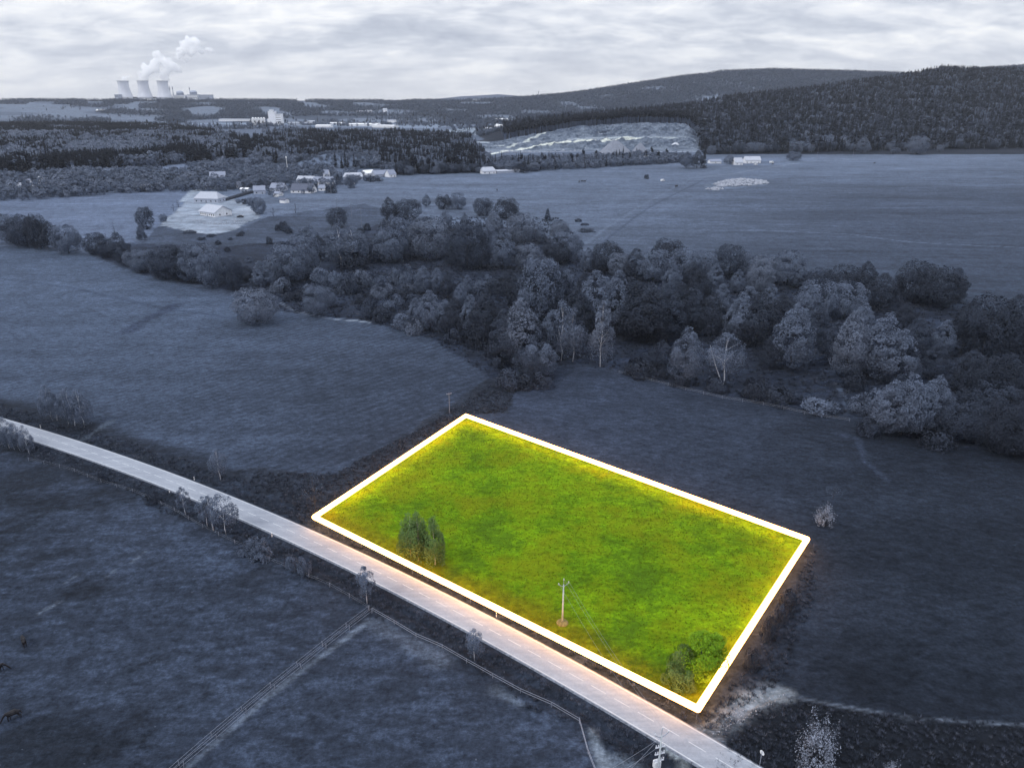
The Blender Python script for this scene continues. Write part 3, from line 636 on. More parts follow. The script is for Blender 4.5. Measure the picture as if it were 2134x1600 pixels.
def spray_shrub(key, Hh, Rr, nb, per, size, leaf, seed):
    g = np.random.default_rng(seed); mb = MB(); cs = []; ns = []
    for i in range(nb):
        az = g.uniform(0, 6.28); el_ = math.asin(g.uniform(.03, 1.0)); ln = g.uniform(.55, 1.0) * (1 + .15 * math.sin(az * 2 + seed)); dv = np.array((math.cos(az) * math.cos(el_) * Rr, math.sin(az) * math.cos(el_) * Rr, math.sin(el_) * Hh)) * ln
        b0 = np.array((g.normal() * .12, g.normal() * .12, 0)); md = b0 + dv * .5 + g.normal(size=3) * .12 + np.array((0, 0, .12 * Hh)); e_ = b0 + dv
        mb.tube([b0, md, e_], [.045, .025, .008], 4, caps=False)
        for t_ in g.uniform(.35, 1.0, per) ** .8:
            q = (1 - t_) ** 2 * b0 + 2 * t_ * (1 - t_) * (md * 1.0) + t_ ** 2 * e_; cs.append(q + g.normal(size=3) * (.10 + .10 * t_)); ns.append(dv / np.linalg.norm(dv) + g.normal(size=3) * .6 + np.array((0, 0, .5)))
    cs = np.array(cs); ns = np.array(ns); ns /= np.linalg.norm(ns, axis=1)[:, None]; cs[:, 2] = np.maximum(cs[:, 2], .05); Vv, Ff = leafquads(cs, ns, size, g)
    cr = mesh_np('crown', Vv, Ff, leaf, np.repeat(g.uniform(.6, 1.3, len(cs)), 4), link=False)
    me = bpy.data.meshes.new('trunk'); me.from_pydata(mb.v, [], mb.f); me.materials.append(MATS['bark']); PROTO[key] = (cr, me, Hh, Rr)
spray_shrub('bloss0', 4.2, 3.0, 70, 26, 0.085, 'blossom', 5); spray_shrub('bloss1', 5.0, 3.4, 110, 30, 0.075, 'blossom', 6)
for i in range(3): spray_shrub(f'spray{i}', 4.0, 3.4, 150, 60, 0.13, ['leaf_mid', 'leaf_pale', 'leaf_dark'][i], 40 + i)
def spruce_mesh(name, Hh, Rr, nl, size, mat_, seed, z0=1.0, rag=0.25):
    g = np.random.default_rng(seed); wn = int(Hh * 1.1); wz = np.sort(g.uniform(0, 1, wn * 6)) ** 1.0
    t = g.choice(wz, nl); az = np.floor(g.uniform(0, 1, nl) * 9) * 0.698 + t * 37 + g.normal(size=nl) * 0.16
    R_ = Rr * (1 - t) ** 0.85 * (1 + rag * np.sin(az * 3 + t * 50)); u = g.uniform(0.15, 1, nl) ** 0.55
    c = np.stack([np.cos(az) * R_ * u, np.sin(az) * R_ * u, z0 + t * (Hh - z0) - 0.28 * R_ * u], 1)
    nrm = np.stack([np.cos(az) * 0.5, np.sin(az) * 0.5, np.full(nl, 0.9)], 1) + g.normal(size=(nl, 3)) * 0.4; nrm /= np.linalg.norm(nrm, axis=1)[:, None]
    Vv, Ff = leafquads(c, nrm, size * (0.6 + 0.5 * (1 - t)), g, 0.5)
    return mesh_np(name, Vv, Ff, mat_, np.repeat(g.uniform(0.7, 1.3, nl), 4), link=False)
def straight(name, Hh, r0, mat_='bark', n=6):
    mb = MB(); mb.tube([(0, 0, -0.5), (0.1, 0, Hh * 0.5), (0, 0, Hh)], [r0 * 1.1, r0 * 0.7, r0 * 0.1], n)
    me = bpy.data.meshes.new(name); me.from_pydata(mb.v, [], mb.f); me.materials.append(MATS[mat_]); return me
for i in range(3):
    PROTO[f'spruce{i}'] = (spruce_mesh('crown', 22, 3.0 + 0.4 * i, 1500, 0.55, 'needle', 100 + i), straight('trunk', 21, 0.25), 22, 3)
for i in range(2):
    cm, lc = crown_mesh('crown', 'oval', 22, 13, 2.6, 800, 0.55, 'needle', 110 + i, 18, lsize=0.4)
    PROTO[f'pine{i}'] = (cm, straight('trunk', 20, 0.22, 'metal_grey'), 22, 2.6)
# ------------------------------------------------------------------ placing single trees
KINDN = {'alder': 'alder_tree', 'round': 'broadleaf_tree', 'cone': 'conical_tree', 'birch': 'birch_tree', 'birchfork': 'birch_tree', 'thin': 'birch_tree', 'bare': 'bare_tree',
         'gbirch': 'birch_tree', 'bush': 'bush', 'gbush': 'bush', 'glime': 'bush', 'bloss': 'blossom_tree', 'spray': 'bush', 'spruce': 'spruce_tree', 'pine': 'pine_tree'}
ALLT = []
def place(key, p, h, label, group=None, width=None, rz=None, cat=None):
    crown, tr, Hh, Rr = PROTO[key]; base = key.rstrip('0123456789'); k = h / Hh
    kx = k if width is None else width / (2 * Rr)
    o = empty(KINDN[base], (p[0], p[1], p[2] - 0.05), label, cat or ('bush' if 'bush' in KINDN[base] else 'tree'), group, rng.uniform(0, 6.28) if rz is None else rz)
    o.scale = (kx, kx, k)
    c = bpy.data.objects.new('crown', crown); t = bpy.data.objects.new('trunk' if 'bush' not in KINDN[base] else 'stem', tr)
    for q in (c, t): COL.objects.link(q); q.parent = o
    ALLT.append((p[0], p[1], k * Hh)); return o
ORD = ['first', 'second', 'third', 'fourth', 'fifth', 'sixth', 'seventh', 'eighth', 'ninth', 'tenth', 'eleventh', 'twelfth', 'thirteenth', 'fourteenth', 'fifteenth', 'sixteenth', 'seventeenth', 'eighteenth', 'nineteenth']
TENS = ['twentieth', 'thirtieth', 'fortieth', 'fiftieth', 'sixtieth', 'seventieth', 'eightieth', 'ninetieth']
TN = ['twenty', 'thirty', 'forty', 'fifty', 'sixty', 'seventy', 'eighty', 'ninety']
def ordn(i):
    if i < 19: return ORD[i]
    n = i + 1; h = ''
    if n > 99: h = 'hundred-and-'; n -= 100
    if n == 0: return 'hundredth'
    if n < 20: return h + ORD[n - 1]
    return h + (TENS[n // 10 - 2] if n % 10 == 0 else TN[n // 10 - 2] + '-' + ORD[n % 10 - 1])
DESC = {'alder': 'egg-shaped leafy tree', 'round': 'round spreading leafy tree', 'cone': 'pointed conical leafy tree', 'birch': 'slim pale birch', 'birchfork': 'forked white-trunked birch', 'thin': 'thin sparse birch',
        'bare': 'nearly bare thin tree', 'bush': 'low rounded bush', 'bloss': 'pale blossoming tree', 'spray': 'feathery spreading bush', 'spruce': 'dark spruce', 'pine': 'bare-stemmed pine'}
def row(items, where, group):
    """items: (u, v_base, v_top, key, width_px or None); labels count from the left within the row"""
    items = sorted(items, key=lambda q: q[0])
    for i, q in enumerate(items):
        p = P(q[0], q[1]); h = max(height_to(p, q[2]), 1.0); d = p[1] * cp + H * sp
        base = q[3].rstrip('0123456789'); wd = None
        if len(q) > 4 and q[4]: wd = q[4] * d / F
        place(q[3], p, h, f"{DESC[base]}, {ordn(i)} from left {where}", group, wd)
def auto(px, pool, wide=None):
    out = []
    for i, q in enumerate(px):
        k = q[3] if len(q) > 3 and isinstance(q[3], str) else pool[int(rng.integers(len(pool)))]
        out.append((q[0], q[1], q[2], k, q[4] if len(q) > 4 else None))
    return out
AL = [f'alder{i}' for i in (0, 1, 2, 3, 5)]; RD = [f'round{i}' for i in range(5)]; MX = AL + ['round0', 'round1', 'round3']
# upper clump of the wooded belt
row(auto([(812, 460, 410), (851, 457, 416, 'round1', 58), (889, 431, 403), (925, 436, 406, 'round3'), (954, 436, 403, 'round0'), (1007, 450, 413, 'round1'), (1056, 456, 413, 'round3', 50), (1141, 462, 434, 'cone1'),
     (930, 480, 436), (969, 478, 443), (1030, 498, 439, 'alder4'), (1087, 505, 446, 'round2', 62), (838, 535, 452, 'round0', 66), (897, 538, 455, 'round2', 84), (975, 560, 462, 'round1', 86), (1048, 560, 475, 'alder0', 58), (1004, 557, 500),
     (943, 553, 498), (1126, 507, 470), (1166, 500, 462), (1179, 545, 482), (1159, 550, 500), (1099, 560, 508), (865, 520, 470), (800, 500, 458, 'cone0'), (1075, 545, 500), (1010, 520, 470), (815, 545, 480)], RD + AL),
    'in the wood\'s upper clump', 'trees of the upper clump of the wood')
row(auto([(1225, 566, 515), (1264, 566, 506, 'round3'), (1323, 582, 515), (1360, 586, 520, 'round0'), (1390, 560, 500), (1423, 585, 520), (1468, 578, 525), (1519, 575, 512, 'round1'), (1555, 580, 522), (1589, 590, 533, 'round2', 60), (1640, 594, 523, 'round0', 66),
     (1487, 613, 548), (1581, 610, 551, 'round2', 56), (1663, 600, 540), (1757, 625, 555, 'round3'), (1800, 605, 543, 'alder5'), (1831, 645, 568, 'alder5', 64), (1902, 630, 546, 'round3', 78), (1950, 640, 560, 'round3'), (1984, 626, 556, 'alder2'), (1705, 612, 560), (1870, 610, 565), (1290, 575, 528), (1440, 600, 545), (1398, 617, 548), (1730, 635, 580), (1535, 612, 560), (1455, 628, 560)], RD + AL),
    'along the wood\'s far edge', 'trees along the far edge of the wood')
row(auto([(1126, 668, 538, 'round0', 90), (1092, 655, 545), (1155, 660, 550), (1218, 672, 566), (1238, 690, 560), (1284, 700, 560, 'alder0', 62), (1307, 697, 577, 'alder5'), (1323, 706, 585, 'alder5'), (1353, 700, 592), (1389, 708, 600), (1180, 650, 560),
     (1347, 715, 588), (1413, 692, 590), (1437, 694, 597), (1480, 702, 610, 'alder5'), (1550, 715, 594, 'alder0', 80), (1574, 722, 606), (1530, 712, 620), (1620, 700, 610), (1699, 662, 586, 'round0'), (1761, 662, 590, 'round4'), (1644, 770, 632, 'alder1', 84), (1603, 766, 700), (1734, 755, 668),
     (1828, 793, 650, 'alder1', 88), (1863, 802, 684, 'alder0'), (1808, 780, 676), (1942, 790, 714, 'alder2'), (2003, 735, 630, 'alder5'), (2042, 745, 620, 'round3', 110), (2101, 717, 612, 'alder5'), (2134, 735, 633, 'alder5'), (1670, 690, 612), (1900, 745, 660), (1260, 650, 575), (1500, 665, 590), (1880, 690, 630), (1790, 710, 630), (1700, 720, 640), (1960, 740, 665), (1600, 660, 590), (2160, 700, 615), (1060, 640, 560), (1200, 700, 600)], AL),
    'in the wood\'s middle row', 'trees in the middle of the wood')
row(auto([(884, 612, 553, 'alder1'), (912, 612, 557, 'alder3'), (933, 620, 572, 'alder5'), (975, 620, 572, 'alder3'), (897, 690, 603, 'alder0', 56), (868, 680, 620), (930, 695, 623), (950, 702, 619), (982, 706, 612, 'alder3', 48), (1012, 716, 612), (1084, 757, 620, 'alder4', 84), (1056, 756, 640), (1113, 750, 660),
     (1105, 790, 728, 'round1'), (1122, 784, 718, 'round4'), (1169, 752, 622, 'birch1', 56), (1193, 754, 640, 'birch2', 56), (1150, 738, 645), (1251, 764, 625, 'birch0', 48), (1425, 798, 680, 'alder1', 70), (1505, 808, 693, 'birchfork', 74), (1761, 786, 645, 'alder4', 74), (1845, 905, 790), (1878, 906, 778, 'alder1', 84), (1935, 896, 781, 'alder1', 72), (1908, 902, 800), (960, 640, 590), (1036, 700, 640)], AL),
    'along the wood\'s near edge', 'trees along the near edge of the wood')
row(auto([(2011, 816, 728, 'alder2', 70), (2042, 822, 738, 'round3'), (2101, 842, 740, 'round3', 84), (2134, 846, 745, 'alder5'), (1988, 912, 832, 'round1'), (2035, 924, 840, 'round1', 72), (2082, 942, 832, 'round3', 80), (2113, 950, 843, 'alder5'), (2150, 955, 838, 'alder5'), (1965, 870, 800, 'round3'), (2060, 880, 800, 'round1'), (2120, 890, 810, 'round3')], AL),
    'in the dark right-hand clump', 'trees of the dark clump at the right edge')
row([(1574, 830, 792, 'bush0', 52), (1620, 838, 812, 'bush0', 60), (1655, 838, 818, 'bush2', 30), (1331, 783, 752, 'bush0', 56), (1368, 785, 762, 'bush0', 46), (1350, 760, 735, 'bush2', 44), (1378, 762, 716, 'bush2', 40), (1777, 810, 777, 'bush0', 40), (1706, 856, 832, 'bush1', 70), (1790, 852, 826, 'bush1', 50), (1062, 804, 772, 'bush2', 56),
     (1090, 806, 780, 'bush0', 50), (1045, 765, 735, 'bush2', 40), (1030, 740, 712, 'bush0', 40), (995, 722, 690, 'bush0', 44), (950, 712, 684, 'bush2', 44), (800, 668, 640, 'bush0', 48), (772, 662, 626, 'bush2', 34), (840, 685, 655, 'bush1', 46), (865, 694, 664, 'bush3', 40), (1950, 930, 900, 'bush0', 60), (1830, 850, 815, 'bush1', 60), (1130, 805, 775, 'bush2', 50),
     (1810, 906, 870, 'bush2', 46), (1490, 812, 790, 'bush2', 44), (1415, 802, 780, 'bush0', 40), (1960, 850, 815, 'bush3', 50)],
    'in the wood\'s near undergrowth', 'bushes at the near edge of the wood')
row([(697, 602, 568, 'bush1', 40), (720, 610, 566, 'spray0', 44), (736, 610, 572, 'bush2', 36), (755, 597, 563, 'bush3', 36), (782, 594, 566, 'bush1', 40), (825, 586, 558, 'spray0', 46), (845, 590, 556, 'bush1', 40), (800, 612, 590, 'bush3', 40), (838, 622, 600, 'bush0', 40), (860, 640, 615, 'bush2', 40), (820, 640, 616, 'bush1', 44), (790, 620, 600, 'bush3', 34),
     (615, 624, 602, 'bush0', 44), (650, 614, 592, 'bush3', 36), (760, 632, 612, 'bush0', 36), (670, 590, 560, 'bush1', 44), (640, 578, 548, 'bush2', 44), (740, 560, 530, 'bush0', 50), (770, 545, 515, 'bush2', 50), (700, 545, 512, 'bush1', 50), (1010, 600, 575, 'bush1', 40), (1040, 610, 580, 'bush0', 50), (850, 612, 588, 'spray1', 36), (585, 606, 580, 'bush3', 36), (1000, 640, 600, 'bush2', 50)],
    'in the scrub left of the wood', 'bushes in the scrub left of the wood')
row(auto([(-30, 508, 440), (15, 507, 444), (41, 509, 448), (58, 514, 452), (86, 519, 448, 'round3', 46), (112, 521, 460), (144, 528, 470, 'round0', 58), (204, 530, 486, 'round1'), (225, 537, 500), (240, 490, 458, 'bare0'), (251, 541, 482), (262, 552, 500), (279, 556, 522, 'round2'), (296, 567, 524, 'round0'), (306, 478, 432, 'round1', 36), (296, 500, 460, 'cone0'), (330, 577, 527),
     (352, 580, 515), (371, 586, 508), (397, 589, 506, 'alder1', 44), (424, 585, 510), (442, 600, 528, 'round0', 50), (487, 603, 536, 'round1', 46), (513, 588, 555, 'round3', 30), (465, 590, 530), (310, 565, 520), (415, 570, 512)], AL + ['round1', 'round0']),
    'in the hedgerow left of the wood', 'trees of the hedgerow on the left')
row([(546, 602, 543, 'cone0', 52), (536, 672, 602, 'round2', 88), (662, 659, 597, 'round0', 54), (680, 640, 600, 'round4', 44), (607, 588, 508, 'round0', 78), (577, 585, 530, 'round4', 50), (637, 570, 490, 'round0', 66), (649, 530, 465, 'alder1', 42), (710, 552, 466, 'birch1', 60), (738, 552, 470, 'birch1', 62), (705, 475, 434, 'round1', 44), (560, 600, 560, 'alder3', 40), (590, 600, 560, 'cone1', 40), (665, 540, 490, 'alder2', 46), (690, 530, 480, 'alder1', 46), (752, 520, 480, 'alder3', 40)],
    'between hedgerow and wood', 'scattered trees between the hedgerow and the wood')
row([(x, y, y - h, k, w_) for x, y, h, k, w_ in [(455, 510, 8, 'bush0', 12), (474, 524, 9, 'bush0', 12), (582, 480, 12, 'bush0', 16), (598, 482, 12, 'bush2', 16), (590, 470, 8, 'bush0', 14), (603, 486, 10, 'bush0', 14), (562, 508, 14, 'bush0', 12), (500, 492, 6, 'bush0', 14), (505, 488, 6, 'bush2', 10), (588, 512, 8, 'bush2', 14), (630, 485, 8, 'bush1', 16), (440, 493, 5, 'bush0', 18), (395, 486, 6, 'bush2', 22), (420, 500, 6, 'bush0', 16), (752, 485, 10, 'bush0', 16), (765, 480, 14, 'bush0', 14), (520, 545, 8, 'bush1', 18), (480, 500, 5, 'bush2', 10), (1205, 462, 6, 'bush0', 14), (1222, 483, 6, 'bush0', 30), (1218, 470, 5, 'bush2', 16)]],
    'dotting the grassy slope', 'small bushes dotting the slope')
# roadside birches and shrubs
for i, (u, vb, vt, k, lab) in enumerate([
    (110, 877, 800, 'birch1', 'leftmost tall slender birch of the clump beside the field track'), (119, 876, 806, 'birch2', 'second slender birch of the clump beside the field track'),
    (143, 883, 812, 'birch1', 'middle slender birch of the clump beside the field track'), (156, 887, 806, 'birch2', 'slender birch with dark stem behind the whitest birch of the clump'),
    (176, 891, 808, 'birch1', 'rightmost birch with the whitest trunk in the clump by the track'),
    (5, 930, 876, 'birch1', 'birch at the picture edge in the clump on the near road verge'), (20, 934, 868, 'birch2', 'second birch of the clump on the near verge where the road enters'),
    (30, 936, 878, 'birch1', 'third birch of the clump on the near verge where the road enters'), (41, 938, 880, 'birch1', 'fourth birch of the clump on the near verge where the road enters'),
    (61, 945, 885, 'birch0', 'pale birch standing right of the clump, in front of the road'),
    (460, 1000, 935, 'thin1', 'dark ragged birch on the far verge, leaning over the ditch'),
    (387, 1072, 1014, 'thin0', 'lone slim birch on the near verge left of the group of three'),
    (432, 1096, 1034, 'thin1', 'left slim birch of the three standing before the road'), (445, 1105, 1032, 'thin0', 'middle slim birch of the three standing before the road'),
    (472, 1115, 1026, 'thin2', 'largest, leafiest birch of the three standing before the road'),
    (659, 1068, 985, 'bare1', 'bare white-stemmed birch just outside the left corner of the plot'),
    (765, 1257, 1178, 'thin0', 'slim birch on the near verge above the paddock fence corner'),
    (989, 1375, 1310, 'thin1', 'dark slim birch on the near verge beside the marker post')]):
    p = P(u, vb); place(k, p, height_to(p, vt), lab, 'roadside birches')
for u, vb, vt, k, wd, lab in [(858, 1158, 1066, 'gbirch0', 50, 'left green birch of the three on the bright plot'), (873, 1166, 1062, 'gbirch1', 44, 'middle green birch of the three on the bright plot'), (907, 1176, 1072, 'gbirch2', 42, 'right green birch, standing apart from its two neighbours on the plot')]:
    p = P(u, vb); d = p[1] * cp + H * sp; place(k, p, height_to(p, vt), lab, 'green birches on the plot', wd * d / F)
for u, vb, vt, k, wd, lab in [
    (540, 1162, 1118, 'spray0', 58, 'dark leafy bush on the near verge beyond the three birches'), (515, 1150, 1130, 'bush1', 36, 'low bush left of the dark bush on the near verge'), (635, 1196, 1162, 'bush1', 26, 'right one of two small bushes between verge and pasture'),
    (608, 1186, 1160, 'bush1', 26, 'left one of two small bushes between verge and pasture'), (320, 1046, 1028, 'bush0', 28, 'flattened dark bush beside the pasture fence'), (211, 1000, 986, 'bush0', 12, 'tiny upright shrub at a kink of the pasture fence'), (222, 1003, 992, 'bush0', 12, 'tiny shrub right of the upright one by the fence'),
    (1420, 1400, 1350, 'gbush0', 48, 'grey-green bush at the left of the thicket in the plot corner'), (1400, 1420, 1385, 'gbush0', 40, 'small dull green bush at the front of the plot corner thicket'), (1455, 1408, 1314, 'glime', 76, 'bright lime green tall bush in the plot corner'), (1485, 1385, 1318, 'glime', 56, 'second bright lime bush, behind the taller one in the plot corner'),
    (1445, 1412, 1370, 'gbush1', 50, 'low bright green bush in front of the tall lime bush'), (1425, 1432, 1400, 'gbush0', 46, 'low dull bush nearest the corner of the white outline'), (1492, 1380, 1350, 'gbush1', 34, 'yellow-green bush squeezed between lime bush and outline'),
    
    (1640, 1268, 1232, 'bush0', 34, 'dark bush just outside the right side of the outline'), (1600, 1330, 1290, 'bush0', 30, 'dark bush outside the outline below its neighbour'), (1622, 1300, 1262, 'bush2', 30, 'dark bush between its two neighbours outside the outline'),
    (1565, 1390, 1355, 'bush0', 30, 'lowest dark bush outside the right side of the outline')]:
    p = P(u, vb); d = p[1] * cp - (p[2] - H) * sp; place(k, p, height_to(p, vt), lab, None, wd * d / F)
for u, vb, vt, wd, k, lab in [(1716, 1092, 1044, 62, 'bloss0', 'small grey blossoming shrub alone in the dark right-hand field'), (1700, 1590, 1478, 120, 'bloss1', 'large white blossoming shrub beside the thin path at the bottom'), (1850, 1640, 1578, 60, 'bloss0', 'white blossoming shrub cut off by the bottom edge'), (1736, 1040, 1010, 26, 'bare1', 'faint bare sapling above the grey shrub in the field')]:
    p = P(u, vb); d = p[1] * cp + H * sp; place(k, p, height_to(p, vt), lab, None, wd * d / F, cat='shrub')
# ------------------------------------------------------------------ masses of distant trees (instanced) and the nearest ones as single trees
def sample(poly, d, seed, keep=None, ymax=6000, ymin=600):
    g = np.random.default_rng(seed); pts = np.array([P(*q)[:2] for q in poly]); lo = pts.min(0) - d; hi = pts.max(0) + d
    hi[1] = min(hi[1], ymax); lo[1] = max(lo[1], ymin)
    xs = np.arange(lo[0], hi[0], d); ys = np.arange(lo[1], hi[1], d); Xg, Yg = np.meshgrid(xs, ys)
    Xg = (Xg + g.uniform(-.48, .48, Xg.shape) * d).ravel(); Yg = (Yg + g.uniform(-.48, .48, Yg.shape) * d).ravel()
    ok = np.ones(Xg.shape, bool)
    # polygon test on the ground, not in the picture
    ok &= inpoly(Xg, Yg, [tuple(q) for q in pts])
    Xg, Yg = Xg[ok], Yg[ok]; Zg = terrain(Xg, Yg)
    if keep is not None: k = keep(Xg, Yg, Zg); Xg, Yg, Zg = Xg[k], Yg[k], Zg[k]
    return np.stack([Xg, Yg, Zg], 1)
src = bpy.data.collections.new('tree_sources')
def lowcrown(name, kind, Hh, z0, Rr, nl, size, m, seed, lobes): 
    me, lc = crown_mesh(name, kind, Hh, z0, Rr, nl, size, m, seed, lobes, lsize=0.34); return me
SRC = []
def addsrc(me): 
    o = bpy.data.objects.new('source_%02d' % len(SRC), me); src.objects.link(o); SRC.append(o); return len(SRC) - 1
S_CON = [addsrc(spruce_mesh('s', 21, 2.9 + .3 * i, 420, 0.95, 'needle', 200 + i)) for i in range(3)] + [addsrc(lowcrown('s', 'oval', 20, 8, 2.7, 420, 0.85, 'needle', 210, 14))]
S_CM = [addsrc(spruce_mesh('s', 20, 3.8, 420, 1.0, 'needle_mid', 205)), addsrc(lowcrown('s', 'oval', 19, 5, 4.4, 460, 0.9, 'needle_mid', 206, 16)), addsrc(lowcrown('s', 'round', 16, 3, 4.8, 460, 0.9, 'needle', 207, 16))]
S_DEC = [addsrc(lowcrown('s', ['round', 'oval', 'round'][i], 13, 1, 5.0, 520, 0.75, 'leaf_mid', 220 + i, 22)) for i in range(3)]
S_BRI = [addsrc(lowcrown('s', ['round', 'oval', 'round'][i], 13, 1, 5.2, 520, 0.75, 'leaf_bright' if i == 0 else 'leaf_pale', 230 + i, 22)) for i in range(3)]
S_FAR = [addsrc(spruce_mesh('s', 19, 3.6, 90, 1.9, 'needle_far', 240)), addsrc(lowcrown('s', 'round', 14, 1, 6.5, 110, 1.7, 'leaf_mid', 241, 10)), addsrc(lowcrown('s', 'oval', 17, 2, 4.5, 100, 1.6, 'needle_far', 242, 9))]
def pine_src():
    me, lc = crown_mesh('p', 'oval', 23, 12.5, 3.1, 420, .8, 'needle', 260, 16, lsize=.34)
    v = np.empty(len(me.vertices) * 3, np.float32); me.vertices.foreach_get('co', v); v = v.reshape(-1, 3); n0 = len(v)
    tv = [(x, y, z) for z in (-1, 15) for x, y in ((-.28, -.28), (.28, -.28), (.28, .28), (-.28, .28))]; tf = [(i, (i + 1) % 4, (i + 1) % 4 + 4, i + 4) for i in range(4)]
    c = np.ones(n0 + 8); c[:n0] = np.repeat(np.random.default_rng(1).uniform(.7, 1.3, n0 // 4), 4); c[n0:] = 6.5
    return mesh_np('s', np.concatenate([v, tv]), np.concatenate([np.arange(n0).reshape(-1, 4), np.array(tf) + n0]), 'needle', c, link=False)
S_PINE = [addsrc(pine_src())]
def scatter(name, pts, scl, idx, label, cat, group=None):
    n = len(pts); me = bpy.data.meshes.new(name); me.vertices.add(n); me.vertices.foreach_set('co', np.asarray(pts, np.float32).ravel())
    for nm, ty, ar in (('scl', 'FLOAT', scl), ('rot', 'FLOAT', rng.uniform(0, 6.28, n)), ('pick', 'INT', idx)):
        a = me.attributes.new(nm, ty, 'POINT'); a.data.foreach_set('value', np.asarray(ar, np.float32 if ty == 'FLOAT' else np.int32))
    o = bpy.data.objects.new(name, me); COL.objects.link(o); tag(o, label, cat, group, 'stuff')
    g = bpy.data.node_groups.new(name, 'GeometryNodeTree'); g.is_modifier = True
    g.interface.new_socket('Geometry', in_out='INPUT', socket_type='NodeSocketGeometry'); g.interface.new_socket('Geometry', in_out='OUTPUT', socket_type='NodeSocketGeometry')
    gi = g.nodes.new('NodeGroupInput'); go = g.nodes.new('NodeGroupOutput'); ci = g.nodes.new('GeometryNodeCollectionInfo'); ci.inputs[0].default_value = src
    ci.inputs['Separate Children'].default_value = True; ci.inputs['Reset Children'].default_value = True
    ip = g.nodes.new('GeometryNodeInstanceOnPoints'); ip.inputs['Pick Instance'].default_value = True
    def na(nm, ty):
        q = g.nodes.new('GeometryNodeInputNamedAttribute'); q.data_type = ty; q.inputs[0].default_value = nm; return q.outputs[0]
    m2p = g.nodes.new('GeometryNodeMeshToPoints')
    g.links.new(gi.outputs[0], m2p.inputs['Mesh']); g.links.new(m2p.outputs[0], ip.inputs['Points'])
    g.links.new(ci.outputs[0], ip.inputs['Instance']); g.links.new(na('pick', 'INT'), ip.inputs['Instance Index'])
    cx_ = g.nodes.new('ShaderNodeCombineXYZ'); g.links.new(na('rot', 'FLOAT'), cx_.inputs[2]); g.links.new(cx_.outputs[0], ip.inputs['Rotation']); g.links.new(na('scl', 'FLOAT'), ip.inputs['Scale'])
    g.links.new(ip.outputs[0], go.inputs[0]); md = o.modifiers.new('trees', 'NODES'); md.node_group = g
    return o
def pick(n, pools, probs):
    g = rng.choice(len(pools), n, p=probs); return np.array([pools[k][int(rng.integers(len(pools[k])))] for k in g])
def avoid_q(X, Y, Z): return np.ones(X.shape, bool)
# left dark forest: bright broadleaf crowns in its middle, spruces before and behind
fl = sample([(-500, 388), (0, 368), (160, 354), (340, 347), (530, 326), (520, 298), (400, 276), (300, 268), (-700, 268)], 7.5, 1, ymax=3000)
u_, v_ = project(*fl.T); nz = waves(fl[:, 0], fl[:, 1], 160)
nz2 = fbm(fl[:, 0], fl[:, 1], 70); bright = (nz2 > -0.12) & (v_ < 345 - 0.06 * np.maximum(u_ - 100, 0)) & (v_ > 287) & (u_ < 480) | (nz2 > 0.5)
idx = np.where(bright, pick(len(fl), [S_BRI, S_DEC], [0.7, 0.3]), pick(len(fl), [S_CON, S_DEC], [0.9, 0.1]))
dpt = fl[:, 1]
singles = []          # (kind, point, scale) candidates for single trees
def split(pts, idx, scl, n, seed=0):
    """the nearest n stay single trees, the rest go in the mass"""
    o = np.argsort(pts[:, 1] + np.abs(pts[:, 0]) * 0.05); return o[:n], o[n:]
a, bq = split(fl, idx, None, 120)
sclf = np.where(bright, rng.uniform(1.15, 1.6, len(fl)), rng.uniform(0.8, 1.2, len(fl)))
kp = ~bright | (rng.uniform(size=len(fl)) < 0.55)
fl, idx, sclf = fl[kp], idx[kp], sclf[kp]; a, bq = split(fl, idx, None, 120)
def singles_from(pts, idx, scl, where, group):
    order = np.argsort(pts[:, 0] / pts[:, 1]); cnt = {}
    for j in order:
        k = int(idx[j]); kind = 'spruce%d' % (k % 3) if k in S_CON[:3] or k == S_CM[0] else 'pine%d' % (k % 2) if k in S_CON or k in S_CM or k in S_PINE else ('round%d' % (k % 2) if k in S_DEC else 'round2')
        hh = (22 if k in S_CON or k in S_CM or k in S_PINE else 13) * scl[j]; base = kind.rstrip('0123456789'); cnt[base] = cnt.get(base, 0) + 1
        place(kind, pts[j], hh, f"{DESC[base]}, {ordn(cnt[base] - 1)} such from left {where}", group)
singles_from(fl[a], idx[a], sclf[a], 'in left forest front', 'front trees of the left forest')
scatter('forest', fl[bq], sclf[bq], idx[bq], 'dark conifer forest mixed with pale leafy crowns at the left', 'forest')
# valley woods in the middle
fm = sample([(520, 330), (560, 340), (640, 342), (700, 350), (760, 362), (840, 366), (1000, 360), (1020, 340), (985, 300), (960, 288), (900, 284), (800, 282), (600, 284), (530, 294)], 8.0, 2, ymax=2600)
nz = waves(fm[:, 0], fm[:, 1], 130); u_, v_ = project(*fm.T)
idx = np.where(nz > 0.12, pick(len(fm), [S_CON, S_DEC], [0.85, 0.15]), pick(len(fm), [S_BRI, S_DEC, S_CON], [0.35, 0.55, 0.1]))
mn = (np.hypot(fm[:, 0] - px_m[0], fm[:, 1] - px_m[1]) > 62) & ~((v_ > 352) & (u_ < 800))
fm, idx = fm[mn], idx[mn]; sc_ = rng.uniform(0.7, 1.1, len(fm)); a, bq = split(fm, idx, None, 70)
singles_from(fm[a], idx[a], sc_[a], 'in valley wood front', 'front trees of the valley wood')
scatter('forest', fm[bq], sc_[bq], idx[bq], 'mixed wood filling the valley in the middle distance behind the village', 'forest')
